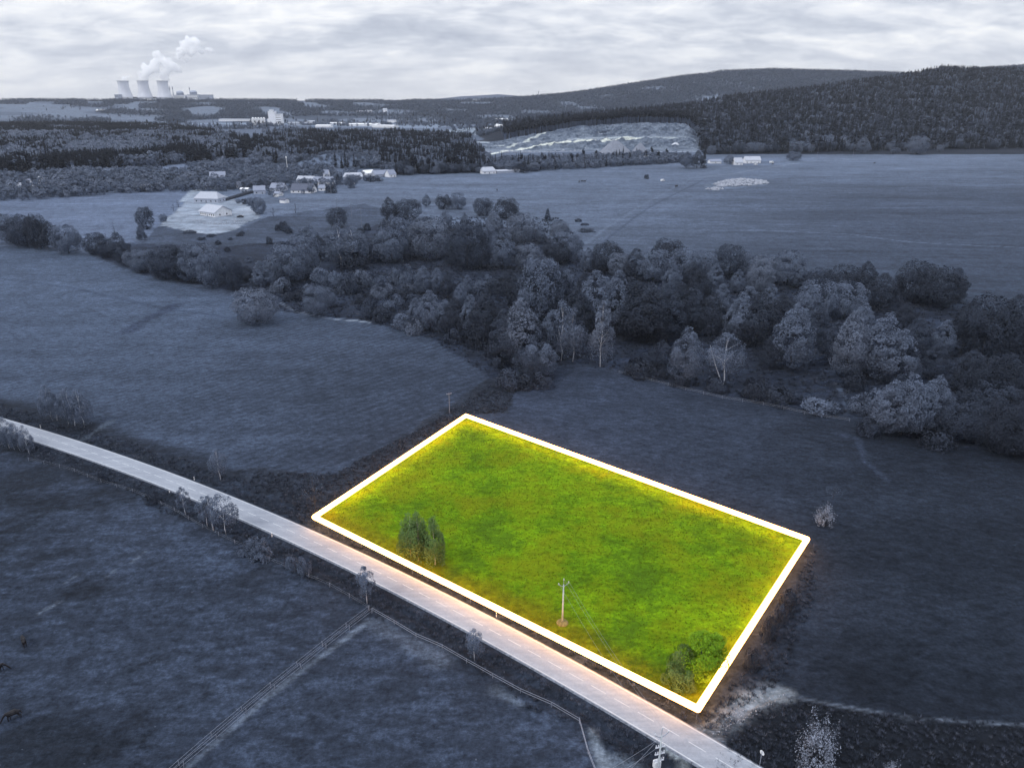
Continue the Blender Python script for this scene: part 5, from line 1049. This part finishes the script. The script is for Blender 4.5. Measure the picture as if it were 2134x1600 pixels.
for i in range(5):
    m = MB(); m.lathe([(rr_, -2), (rr_, 23), (rr_ * .55, 26.5), (0.4, 27.5)], 20, 0, (rr_ * (2 * i + 1), rr_, 0)); s_ = m.build('silo', 'plaster', o)
    m = MB(); m.lathe([(rr_ * 1.02, 0), (rr_ * 1.02, 0.5)], 20, 0, (rr_ * (2 * i + 1), rr_, 22.8)); m.build('rim', 'metal_grey', s_)
p = P(561, 260); k_ = (P(592, 260)[0] - p[0])
o = empty('grain_elevator', p, 'tall stepped pale grain building right of the silos', 'building', I_)
m = MB(); m.box(0, k_ * .5, 0, 26, -2, 47); m.box(k_ * .08, k_ * .36, 4, 18, 47, 51); m.box(k_ * .5 + .01, k_, 1, 25, -2, 38); m.box(-k_ * .12, 0 - .01, 3, 20, -2, 20); m.build('wall', 'plaster', o)
m = MB(); m.box(-.5, k_ * .5 + .2, -.5, 26.5, 46.8, 47.3); m.box(k_ * .5 + .3, k_ + .5, .4, 25.5, 37.8, 38.4); m.build('roof', 'roof_mid', o)
for z_ in (8, 16, 24, 32): m = MB(); m.box(k_ * .56, k_ * .94, .9, 1.0, z_, z_ + 1.6); m.build('window', 'glass_dark', o)
# ------------------------------------------------------------------ power station
TY = 5800.0
def far_pt(u, v, Y=TY):
    z = v2z(v, Y); d_ = Y * cp - (z - H) * sp; return np.array(((u - 1067) * d_ / F, Y, z))
mat('tower_concrete', (0.55, 0.57, 0.63), 0.9, 0.10, 0.02)
for u, lab in ((262.5, 'left cooling tower, nearly without steam'), (303.5, 'middle cooling tower of the three with steam drifting off'), (344, 'right cooling tower beside the reactor halls')):
    b_ = far_pt(u, 206.5); o = empty('cooling_tower', b_, lab, 'cooling tower', 'cooling towers'); o.scale = (.9, .9, .83)
    Ht = 151; prof = []
    for z_ in np.linspace(9, Ht, 18):
        a_ = 41.5; zt = 118; r_ = a_ * math.sqrt(1 + ((z_ - zt) / (95 if z_ < zt else 75)) ** 2); prof.append((r_, z_))
    inner = [(r_ - 1.5, z_) for r_, z_ in prof[::-1]]; m = MB(); n_ = 40; m.tubez(prof + inner, n_, 0, (0, 0, 0)); m.f = m.f[:-2]; m.m = m.m[:-2]; nb_ = len(prof + inner)
    m.f += [((nb_ - 1) * n_ + j, (nb_ - 1) * n_ + (j + 1) % n_, (j + 1) % n_, j) for j in range(n_)]; m.m += [0] * n_; m.build('shell', 'tower_concrete', o, True)
    m = MB(); [m.tube([(67 * math.cos(t_), 67 * math.sin(t_), -3), (65 * math.cos(t_ + s_ * .08), 65 * math.sin(t_ + s_ * .08), 9.2)], 0.9, 5) for t_ in np.arange(0, 6.28, .157) for s_ in (-1, 1)]; m.build('column_ring', 'concrete', o)
    m = MB(); m.lathe([(r_, z_) for r_, z_ in ((prof[-1][0] + .9, Ht - 2), (prof[-1][0] + 1.2, Ht + .6), (prof[-1][0] - 1.7, Ht + .6), (prof[-1][0] - 1.7, Ht - 2))], 40); m.f = m.f[:-2]; m.m = m.m[:-2]; m.build('rim', 'roof_mid', o)
def block(u0, u1, v0, v1, dep, lab, wall='plaster', name='reactor_hall', extra=None, cat='building', Y=TY):
    a, b = far_pt(u0, v1, Y), far_pt(u1, v1, Y); h = v2z(v0, Y) - a[2]; o = empty(name, a, lab, cat, 'buildings of the power station'); l_ = b[0] - a[0]
    m = MB(); m.box(0, l_, 0, dep, -15, h); m.build('wall', wall, o); m = MB(); m.box(-1, l_ + 1, -1, dep + 1, h + .01, h + 2.5); m.build('roof', 'roof_mid', o)
    for k in range(2): m = MB(); m.box(l_ * .06, l_ * .94, -0.6, -.01, h * (.3 + .35 * k), h * (.3 + .35 * k) + 3); m.build('window', 'glass_dark', o)
    if extra: extra(o, l_, h, dep)
    return o
def dome(o, l_, h, dep):
    m = MB(); m.lathe([(26, 0), (26, 12), (25, 20), (20, 26), (11, 29), (1, 30)], 28, 0, (l_ * .5, dep * .5, h + 2.5)); m.build('dome', 'plaster_dim', o, True)
    m = MB(); m.lathe([(27, 0), (27, 3)], 28, 0, (l_ * .5, dep * .5, h + 13)); m.build('dome_band', 'roof_dark', o)
block(361, 386, 199, 207, 60, 'left reactor hall with a round dome, right of the towers', extra=dome); block(391, 412, 198, 207, 60, 'right reactor hall with a round dome', extra=dome)
block(386.5, 391, 202, 207, 40, 'low link building between the two reactor halls', 'plaster_dim'); block(414, 438, 198.5, 206, 70, 'broad dark-banded hall at the right end of the power station', 'plaster_dim', 'turbine_hall')
block(239.5, 248, 198, 205, 50, 'low block left of the leftmost cooling tower', 'plaster_dim', 'pump_house', Y=TY - 100); block(276, 289, 203, 206, 40, 'low white building between left and middle cooling tower', 'plaster', 'pump_house'); block(318, 332, 203, 206, 40, 'low white building between middle and right cooling tower', 'plaster', 'pump_house')
for u, vt, lab in ((357, 180, 'left of two thin striped chimneys beside the right cooling tower'), (363, 180, 'right of two thin chimneys beside the right cooling tower'), (398, 181, 'thin chimney over the right reactor hall')):
    b_ = far_pt(u, 207, TY + 90); h = v2z(vt, TY + 90) - b_[2]; o = empty('chimney', b_, lab, 'chimney', 'chimneys of the power station'); m = MB(); m.tube([(0, 0, -5), (0, 0, h)], [3.6, 2.2], 12); m.build('stack', 'concrete', o, True)
    m = MB(); m.lathe([(2.9, 0), (2.9, h * .12)], 12, 0, (0, 0, h * .78)); m.build('band', 'roof_dark', o)
for u, vt, lab in ((1122, 190, 'tiny mast on the far wooded ridge'),):
    b_ = P(u, 206); h = max(20, height_to(b_, vt)); o = empty('antenna_mast', b_, lab, 'mast'); m = MB(); m.tube([(0, 0, -2), (0, 0, h)], [2.2, 1.2], 8); m.build('mast_pole', 'metal_grey', o); m = MB(); m.lathe([(2.4, 0), (2.4, 5)], 8, 0, (0, 0, h * .8)); m.build('mast_head', 'metal_grey', o)
# steam: real volumes rising from the towers
sm = bpy.data.materials.new('steam'); sm.use_nodes = True; t = sm.node_tree; t.nodes.clear()
pv = N(t, 'ShaderNodeVolumePrincipled'); pv.inputs['Color'].default_value = (0.995, 0.997, 1, 1); pv.inputs['Density'].default_value = 0.04; pv.inputs['Anisotropy'].default_value = 0.1
L(t, pv.outputs[0], N(t, 'ShaderNodeOutputMaterial').inputs['Volume'])
import bmesh
def plume(blobs, lab, dens=None):
    bm = bmesh.new(); g = np.random.default_rng(len(blobs))
    for u, v, r in blobs:
        c = far_pt(u, v, TY + 20); R_ = r * 1.22 * 5800 / F
        for k in range(4):
            off = g.normal(size=3) * R_ * .45 if k else np.zeros(3)
            mt = __import__('mathutils').Matrix.Translation(tuple(c + off)); bmesh.ops.create_icosphere(bm, subdivisions=3, radius=R_ * (g.uniform(.45, .75) if k else .85), matrix=mt)
    me = bpy.data.meshes.new('tmp'); bm.to_mesh(me); bm.free(); o = bpy.data.objects.new('tmp', me); COL.objects.link(o)
    md = o.modifiers.new('r', 'REMESH'); md.mode = 'VOXEL'; md.voxel_size = 6.0
    dg = bpy.context.evaluated_depsgraph_get(); m2 = bpy.data.meshes.new_from_object(o.evaluated_get(dg)); bpy.data.objects.remove(o)
    co = np.empty(len(m2.vertices) * 3, np.float32); m2.vertices.foreach_get('co', co); co = co.reshape(-1, 3); nn = np.empty_like(co).ravel(); m2.vertices.foreach_get('normal', nn); nn = nn.reshape(-1, 3)
    def w3(wl, sd):
        q = np.random.default_rng(sd); r_ = 0
        for _ in range(6): k3 = q.normal(size=3); k3 *= 6.283 / wl / np.linalg.norm(k3); r_ = r_ + np.sin(co @ k3 + q.uniform(0, 6))
        return r_ / 3
    co += nn * (w3(70, 1) * 9 + w3(32, 2) * 5)[:, None]; m2.vertices.foreach_set('co', co.ravel()); m2.materials.clear(); m2.materials.append(sm)
    o = bpy.data.objects.new('steam_plume', m2); COL.objects.link(o); m2.update(); tag(o, lab, 'steam', 'steam of the cooling towers')
plume([(303, 165, 6), (300, 160, 6), (305, 153, 8), (313, 146, 8), (304, 141, 7), (322, 138, 9), (328, 128, 7), (335, 122, 6), (322, 114, 5), (332, 112, 4)], 'steam cloud leaving the middle cooling tower and joining its neighbour')
plume([(343, 166, 6), (341, 160, 6), (345, 152, 7), (349, 144, 8), (356, 136, 8), (363, 141, 7), (372, 146, 5), (350, 128, 6), (345, 134, 6)], 'bright steam column rising from the right cooling tower')
plume([(372, 118, 6), (380, 110, 7), (387, 100, 8), (395, 92, 8), (403, 86, 7), (412, 92, 6), (404, 102, 7), (394, 112, 5), (418, 106, 4), (430, 103, 4), (385, 126, 4), (392, 80, 5), (438, 104, 3)], 'upper steam puffs drifting right, high above the towers')
plume([(256, 163, 3), (263, 161, 3.5), (270, 160, 2.5)], 'small faint wisp on the leftmost cooling tower')
# ------------------------------------------------------------------ quarry heaps, rubble, stones
mat('gravel', (0.17, 0.19, 0.24), 0.95, 0.12, 0.3); mat('sand_white', (0.42, 0.45, 0.51), 0.95, 0.15, 0.3)
def heap(u, vb, wpx, vt, m_, lab, dep=0.8, back=0):
    p = P(u, vb); d_ = p[1]; r_ = wpx * d_ / F / 2; hh = height_to(p, vt); g = np.random.default_rng(int(u)); n_ = 36; V_h = []; 
    prof = [(1, -0.15), (0.82, 0.16), (0.6, 0.42), (0.35, 0.72), (0.15, 0.95), (0.01, 1)]
    m = MB(); vs_ = [(r_ * a_ * (1 + .10 * math.sin(3 * t_ + u)) * math.cos(t_), r_ * dep * a_ * (1 + .1 * math.sin(2 * t_ + 1)) * math.sin(t_), hh * b_ * (1 + .04 * g.normal())) for a_, b_ in prof for t_ in np.arange(n_) * 6.2832 / n_]
    m.add(vs_, [(i * n_ + j, i * n_ + (j + 1) % n_, (i + 1) * n_ + (j + 1) % n_, (i + 1) * n_ + j) for i in range(5) for j in range(n_)] + [tuple(range(5 * n_, 6 * n_))])
    tag(m.build('gravel_heap', m_, None, True, (p[0], p[1] + r_ * dep * .7, p[2])), lab, 'gravel heap', 'gravel heaps in the quarry')
heap(1283, 326, 80, 294, 'gravel', 'big grey conical gravel heap in the middle of the quarry'); heap(1335, 322, 44, 300, 'gravel', 'smaller gravel heap right of the big one in the quarry'); heap(1410, 310, 44, 298, 'sand_white', 'flat bright white heap at the right side of the quarry')
def rocks(px, n_, s0, s1, lab, m_='stone', name='rubble', box=None):
    g = np.random.default_rng(n_); Vs = []; Fs = []; b0 = 0
    bm = bmesh.new(); bmesh.ops.create_icosphere(bm, subdivisions=1, radius=1); iv = np.array([v_.co[:] for v_ in bm.verts]); if_ = np.array([[v_.index for v_ in f_.verts] for f_ in bm.faces]); bm.free()
    pts = np.array([P(*q)[:2] for q in px]); lo, hi = pts.min(0), pts.max(0)
    while b0 < n_:
        q = g.uniform(lo, hi)
        if not inpoly(np.array([q[0]]), np.array([q[1]]), [tuple(t_) for t_ in pts])[0]: continue
        s_ = g.uniform(s0, s1); v_ = iv * s_ * g.uniform(.6, 1.3, (1, 3)) * np.array((1, 1, .7)) * g.uniform(.8, 1.2, (len(iv), 1)) + np.array((q[0], q[1], GZ(*q) + s_ * .3))
        Vs.append(v_); Fs.append(if_ + b0 * len(iv)); b0 += 1
    tag(mesh_np(name, np.concatenate(Vs), np.concatenate(Fs), m_), lab, 'rubble', None, 'stuff')
rocks([(1485, 384), (1505, 377), (1545, 373), (1595, 377), (1604, 383), (1560, 388), (1500, 390)], 520, 0.5, 2.0, 'heap of pale rubble and dark earth clods in the far meadow', name='rubble_heap')
rocks([(1468, 395), (1490, 390), (1510, 394), (1495, 398)], 90, 0.4, 1.5, 'smaller patch of rubble left of the long heap', name='rubble_heap')
rocks([(440, 462), (500, 455), (520, 462), (480, 470), (420, 468), (395, 455)], 160, 0.15, 0.6, 'scattered stones and debris on the earth platform before the new house', name='rubble')
rocks([(1000, 320), (1420, 312), (1430, 270), (1200, 275), (1050, 305)], 500, 0.6, 2.6, 'fallen rock blocks strewn over the quarry terraces', name='rubble')
rocks([(1560, 1452), (1640, 1443), (1600, 1475), (1500, 1530), (1480, 1530)], 120, 0.04, 0.14, 'pale stones on the dirt access beside the plot', name='gravel')
# ------------------------------------------------------------------ vehicles
def car(u, v, rz, paint, lab, s=1.0, van=False):
    p = P(u, v); o = empty('parked_car' if not van else 'parked_van', p, lab, 'van' if van else 'car', 'parked vehicles', rz); o.scale = (s, s, s)
    pr = [(-2.2, .35), (-2.25, .8), (-2.0, 1.0), (-1.2, 1.05), (-.6, 1.45), (.9, 1.48), (1.7, 1.0), (2.2, .9), (2.25, .35)] if not van else [(-2.5, .4), (-2.55, 1.9), (-2.3, 2.2), (1.3, 2.2), (1.9, 1.3), (2.5, 1.1), (2.55, .4)]
    m = MB(); n_ = len(pr); m.add([(x, y, z) for y in (-.88, .88) for x, z in pr], [tuple(range(n_)), tuple(range(2 * n_ - 1, n_ - 1, -1))] + [(i, i + n_, (i + 1) % n_ + n_, (i + 1) % n_) for i in range(n_)]); m.build('body', paint, o)
    m = MB(); g0 = [(-1.0, 1.08), (-.55, 1.38), (.85, 1.4), (1.45, 1.08)] if not van else [(.5, 1.25), (.5, 2.0), (1.25, 2.0), (1.7, 1.3)]
    for y in (-.9, .9): m.add([(x, y, z) for x, z in g0], [(0, 1, 2, 3)])
    m.build('window', 'glass_dark', o)
    for x in (-1.45, 1.45):
        for y in (-.82, .82): m = MB(); m.tube([(x, y - .1, .33), (x, y + .1, .33)], .33, 12); m.build('wheel', 'rubber', o)
car(501, 453, 0.2, 'car_dark', 'dark car parked on the earth platform right of the new house', 1.25); car(1575, 344, 0.1, 'white_paint', 'white car parked at the lane before the hill houses', 1.2); car(1608, 340, 0.2, 'white_paint', 'white van parked at the right end of the hill houses', 1.3, True)
car(1381, 378, 0.6, 'white_paint', 'white van standing alone in the far meadow', 1.1, True); car(576, 411, 0.3, 'white_paint', 'white car parked in the village garden above the hut', 1.0); car(735, 384, 0.0, 'white_paint', 'white car parked right of the farm at the village edge', 1.0)
p = P(301, 398); o = empty('mixer_truck', p, 'white cement mixer truck parked at the upper edge of the left field', 'truck', None, math.pi); o.scale = (1.9, 1.9, 1.9)
m = MB(); m.box(2.4, 4.4, -1.2, 1.2, .7, 3.0); m.box(2.6, 4.3, -1.1, 1.1, 3.0, 3.2); m.build('cab', 'white_paint', o); m = MB(); m.box(4.4, 4.43, -1.0, 1.0, 1.8, 2.7); m.build('windscreen', 'glass_dark', o)
m = MB(); m.box(-4.4, 2.4, -.6, .6, .7, 1.05); m.build('chassis', 'metal_grey', o); m = MB(); m.tube([(-4.2, 0, 3.1), (-3, 0, 2.8), (-1, 0, 2.4), (1, 0, 2.2), (2.2, 0, 2.1)], [.5, 1.0, 1.35, 1.3, .6], 18); m.build('drum', 'white_paint', o, True)
for x in (3.4, -1.2, -2.6):
    for y in (-1.05, 1.05): m = MB(); m.tube([(x, y - .15, .5), (x, y + .15, .5)], .5, 12); m.build('wheel', 'rubber', o)
# ------------------------------------------------------------------ horses
def horse_mesh(graze=True, seed=0):
    J = {'hip': (-.62, 0, 1.30), 'mid': (-.1, 0, 1.22), 'chest': (.48, 0, 1.24), 'nb': (.78, 0, 1.38)}
    V_j = [J['hip'], J['mid'], J['chest'], J['nb']]; Rj = [.29, .30, .29, .20]; E_ = [(0, 1), (1, 2), (2, 3)]
    def chain(par, pts, rr):
        for p_, r_ in zip(pts, rr): V_j.append(p_); Rj.append(r_); E_.append((par, len(V_j) - 1)); par = len(V_j) - 1
        return par
    if graze: chain(3, [(1.10, 0, 1.05), (1.35, 0, .66), (1.48, 0, .44), (1.62, 0, .22), (1.68, 0, .08)], [.15, .12, .12, .09, .06])
    else: chain(3, [(1.05, 0, 1.65), (1.25, 0, 1.90), (1.42, 0, 1.86), (1.68, 0, 1.68), (1.78, 0, 1.60)], [.15, .13, .12, .08, .06])
    chain(0, [(-.86, 0, 1.25), (-.98, 0, .95), (-1.02, 0, .6)], [.12, .07, .04])
    for s_, o_ in ((-1, .10), (1, -.14)):
        chain(0, [(-.62 + o_ * .3, s_ * .17, 1.0), (-.50 + o_, s_ * .18, .82), (-.78 + o_, s_ * .17, .52), (-.70 + o_, s_ * .17, .14), (-.64 + o_, s_ * .17, .03)], [.20, .13, .07, .05, .065])
        chain(2, [(.50 - o_ * .3, s_ * .16, .92), (.52 - o_, s_ * .16, .56), (.50 - o_, s_ * .16, .14), (.56 - o_, s_ * .16, .03)], [.14, .075, .05, .065])
    me = bpy.data.meshes.new('horse'); me.from_pydata(V_j, E_, []); o = bpy.data.objects.new('tmp', me); COL.objects.link(o); md = o.modifiers.new('s', 'SKIN'); md.use_smooth_shade = True
    for i, r_ in enumerate(Rj): sv = me.skin_vertices[0].data[i]; sv.radius = (r_, r_); sv.use_root = i == 1
    o.modifiers.new('b', 'SUBSURF').levels = 2; dg = bpy.context.evaluated_depsgraph_get(); m2 = bpy.data.meshes.new_from_object(o.evaluated_get(dg)); bpy.data.objects.remove(o); return m2
HG, HS = horse_mesh(True), horse_mesh(False)
for m_ in (HG, HS): m_.materials.clear(); m_.materials.append(MATS['horse_coat'])
for u, v, rz, me, lab in [(52, 1344, 2.3, HG, 'black horse grazing alone in the pasture, back to the road'), (30, 1498, 3.7, HG, 'dark horse grazing nearest in the lower left pasture'), (-3, 1400, 0.4, HG, 'dark horse cut by the left picture edge'),
    (1207, 381, 1.2, HS, 'left horse of the three dark horses in the far meadow'), (1213, 380, 0.2, HG, 'middle horse of the three dark horses in the far meadow'), (1219, 380, 0.0, HS, 'right horse of the three dark horses in the far meadow'),
    (1408, 391, 1.8, HS, 'left horse of the pair beside the meadow track'), (1411, 390, 1.9, HG, 'right horse of the pair beside the meadow track'), (1822, 342, 0.0, HS, 'lone dark horse in the meadow below the right hill'), (1610, 344, 0.1, HS, 'dark horse beside the white van'), (1036, 398, 1.5, HG, 'lone dark horse in the meadow above the wood')]:
    p = P(u, v); o = bpy.data.objects.new('horse', me); COL.objects.link(o); o.location = p; o.rotation_euler = (0, 0, rz); o.scale = (1.15,) * 3 if v > 700 else (1.5,) * 3; tag(o, lab, 'horse', 'horses in the pastures')
# single standout trees of the middle distance
for u, vb, vt, k, wd, lab in [(841, 364, 334, 'round1', 30, 'big dark round tree at the right end of the village'), (1092, 361, 335, 'cone1', 20, 'dark pointed tree beside the lone meadow house'), (417, 392, 368, 'cone1', 11, 'dark slender conifer left of the barn'), (299, 399, 373, 'round2', 32, 'broad pale tree right behind the mixer truck'),
    (1430, 351, 315, 'alder0', 24, 'dark leafy tree left in the tall trio beside the hill houses'), (1452, 351, 313, 'alder5', 26, 'middle tree of the tall trio beside the hill houses'), (1466, 350, 312, 'spruce0', 14, 'dark spruce at the right of the tall trio'), (1347, 373, 364, 'bush0', 9, 'small dark bush alone in the far meadow'),
    (1910, 322, 284, 'round2', 40, 'bright round tree before the dark forest foot'), (1653, 335, 316, 'round0', 30, 'round tree right of the hill houses'), (1520, 343, 322, 'alder4', 24, 'pale tree left of the hill houses'), (1796, 320, 285, 'alder4', 28, 'pale leaning tree at the forest foot'), (1865, 320, 308, 'round4', 18, 'small round tree at the forest foot'), (1958, 316, 302, 'round2', 14, 'small pale round tree right of the bright one'),
    (732, 392, 364, 'round4', 26, 'dark tree at the edge of the village green'), (705, 384, 362, 'cone1', 12, 'small dark conifer right of the farm'), (541, 446, 412, 'round4', 28, 'round garden tree right of the new house'), (510, 425, 414, 'round3', 13, 'first small orchard tree behind the new house'), (523, 428, 412, 'round4', 16, 'second small orchard tree behind the new house'), (497, 424, 415, 'round2', 10, 'third and leftmost small orchard tree behind the new house'),
    (616, 444, 420, 'bare0', 26, 'bare bushy tree on the slope below the hut'), (570, 450, 430, 'bare1', 20, 'bare thin tree left of its twin on the slope'), (372, 432, 414, 'bare0', 20, 'bare tree at the field edge left of the barn'), (362, 440, 422, 'bare1', 18, 'thin bare tree at the field edge below its twin'), (341, 462, 446, 'round4', 16, 'small dark tree at the edge of the earth platform'),
    (640, 392, 372, 'round4', 20, 'dark tree before the white gabled farmhouse'), (480, 392, 370, 'round0', 34, 'broad tree in front of the dull-roofed building'), (456, 392, 376, 'round4', 26, 'rounded tree right behind the barn'), (545, 392, 362, 'alder3', 26, 'tree in the gardens left of the ribbed roof'), (590, 388, 366, 'round4', 26, 'dark tree above the ribbed roof'), (690, 402, 388, 'bush0', 22, 'bush beside the farm barn'), (780, 378, 368, 'bush0', 30, 'low dark bushes before the long grey hall'),
    (362, 396, 380, 'round2', 18, 'small bright round tree between truck and barn'), (385, 394, 372, 'alder4', 24, 'pale tree left of the slender conifer'), (330, 396, 380, 'round4', 14, 'dark small tree right of the broad pale tree'), (128, 411, 400, 'round2', 10, 'small round tree at the top of the left field')]:
    p = P(u, vb); place(k, p, max(height_to(p, vt), 1), lab, 'landmark trees of the middle distance', wd * p[1] / F)
# earth bank / hedge rows in front of village
p0, p1 = P(463, 420), P(538, 398)
m = MB(); m.tube([tuple(p0 + np.array((0, 0, .6))), tuple((p0 + p1) / 2 + np.array((0, 0, .8))), tuple(p1 + np.array((0, 0, .8)))], [1.9, 2.1, 1.6], 8); mat('hedge', (0.03, 0.037, 0.055), .95, .4, 1, bump=.4); tag(m.build('hedge_bank', 'hedge'), 'dark straight bank running from the barn to the village', 'bank')
# ------------------------------------------------------------------ grass tufts (rough ground)
def tuft(hh, wd, m_, seed, nb=22):
    g = np.random.default_rng(seed); an = g.uniform(0, 6.28, nb); rr_ = g.uniform(0, wd, nb); c = np.stack([np.cos(an) * rr_, np.sin(an) * rr_, np.zeros(nb)], 1); ln = np.stack([np.cos(an) * .5, np.sin(an) * .5, np.ones(nb)], 1) * (hh * g.uniform(.5, 1.1, nb))[:, None]
    sd = np.stack([-np.sin(an), np.cos(an), np.zeros(nb)], 1) * wd * .085; Vv = np.stack([c - sd, c + sd, c + sd * .3 + ln, c - sd * .3 + ln], 1).reshape(-1, 3)
    return mesh_np('s', Vv, np.arange(4 * nb).reshape(-1, 4), m_, np.repeat(g.uniform(.7, 1.4, nb), 4), link=False)
mat('tuft_dark', (0.026, 0.033, 0.050), .9, .2, .5, attr=True, spec=.1); mat('tuft_mid', (0.048, 0.058, 0.086), .9, .2, .5, attr=True, spec=.1); mat('tuft_pale', (0.085, 0.096, 0.128), .9, .2, .5, attr=True, spec=.1); mat('tuft_green', (0.085, 0.125, 0.008), .9, .2, .5, attr=True, spec=.1)
T_D = [addsrc(tuft(.55, .4, 'tuft_dark', 300 + i)) for i in range(2)]; T_M = [addsrc(tuft(.45, .4, 'tuft_mid', 310 + i)) for i in range(2)]; T_P = [addsrc(tuft(.45, .35, 'tuft_pale', 320))]; T_G = [addsrc(tuft(.22, .22, 'tuft_green', 330 + i)) for i in range(2)]
def strew(n_, x0, x1, y0, y1, keep, seed):
    g = np.random.default_rng(seed); X = g.uniform(x0, x1, n_); Y = g.uniform(y0, y1, n_); U_, V_ = project(X, Y, 0 * X); k = keep(X, Y, U_, V_) & (U_ > -60) & (U_ < 2200) & (V_ < 1680); X, Y = X[k], Y[k]; return np.stack([X, Y, terrain(X, Y)], 1)
def kv(X, Y, U_, V_):
    d_ = polydist(X, Y, CEN[::4]); w_ = waves(X, Y, 23); return (d_ > HW + .9) & (d_ < 9.5 + 2 * w_) & ~inpoly(U_, V_, PLOTPX)
pt = strew(50000, -170, 60, 60, 230, kv, 1); scatter('verge_grass', pt, rng.uniform(.4, 1.2, len(pt)), pick(len(pt), [T_D, T_M, T_P], [.4, .5, .1]), 'rough dark grass on both verges of the road', 'grass')
pw = lambda X, Y, U_, V_: inpoly(U_, V_, [(480, 600), (640, 570), (760, 540), (800, 450), (1160, 440), (1230, 540), (1640, 560), (2134, 640), (2300, 950), (1830, 905), (1770, 864), (1600, 842), (1400, 802), (1300, 772), (1150, 760), (1040, 800), (900, 706), (760, 668), (560, 645)])
pt = strew(45000, -240, 330, 170, 620, pw, 2); scatter('undergrowth', pt, rng.uniform(.8, 2.2, len(pt)), pick(len(pt), [T_D, T_M, T_P], [.6, .34, .06]), 'tangled dark undergrowth and weeds beneath the wood', 'undergrowth')
ps = lambda X, Y, U_, V_: inpoly(U_, V_, [(1040, 790), (1100, 765), (1050, 862), (971, 862), (655, 1074), (560, 1026), (470, 985), (700, 985), (900, 880)]) | inpoly(U_, V_, [(1700, 1130), (1640, 1240), (1560, 1390), (1462, 1490), (1500, 1500), (1620, 1430), (1700, 1250)]) | inpoly(U_, V_, [(1480, 1590), (1560, 1490), (1640, 1456), (1800, 1484), (2300, 1520), (2300, 1700), (1500, 1700)])
pt = strew(75000, -70, 130, 55, 240, ps, 3); scatter('rough_grass', pt, rng.uniform(.4, 1.1, len(pt)), pick(len(pt), [T_D, T_M, T_P], [.6, .33, .07]), 'rough uneven grass on the unmown strips beside the plot', 'grass')
pg = lambda X, Y, U_, V_: inpoly(U_, V_, PLOTPX)
pt = strew(26000, -50, 75, 85, 215, pg, 4); scatter('meadow_grass', pt, rng.uniform(.4, 0.9, len(pt)), pick(len(pt), [T_G], [1.]), 'bright green tufted meadow grass covering the outlined plot', 'grass')
# ------------------------------------------------------------------ haze
hm = bpy.data.materials.new('haze'); hm.use_nodes = True; t = hm.node_tree; t.nodes.clear(); pv = N(t, 'ShaderNodeVolumePrincipled')
pv.inputs['Color'].default_value = (0.90, 0.94, 1, 1); pv.inputs['Density'].default_value = 2.5e-5; pv.inputs['Anisotropy'].default_value = 0.2
L(t, pv.outputs[0], N(t, 'ShaderNodeOutputMaterial').inputs['Volume'])
m = MB(); m.box(-11500, 11500, -300, 10000, -60, 620); tag(m.build('haze', hm), 'pale bluish haze filling the air over the whole landscape', 'haze', None, 'stuff')
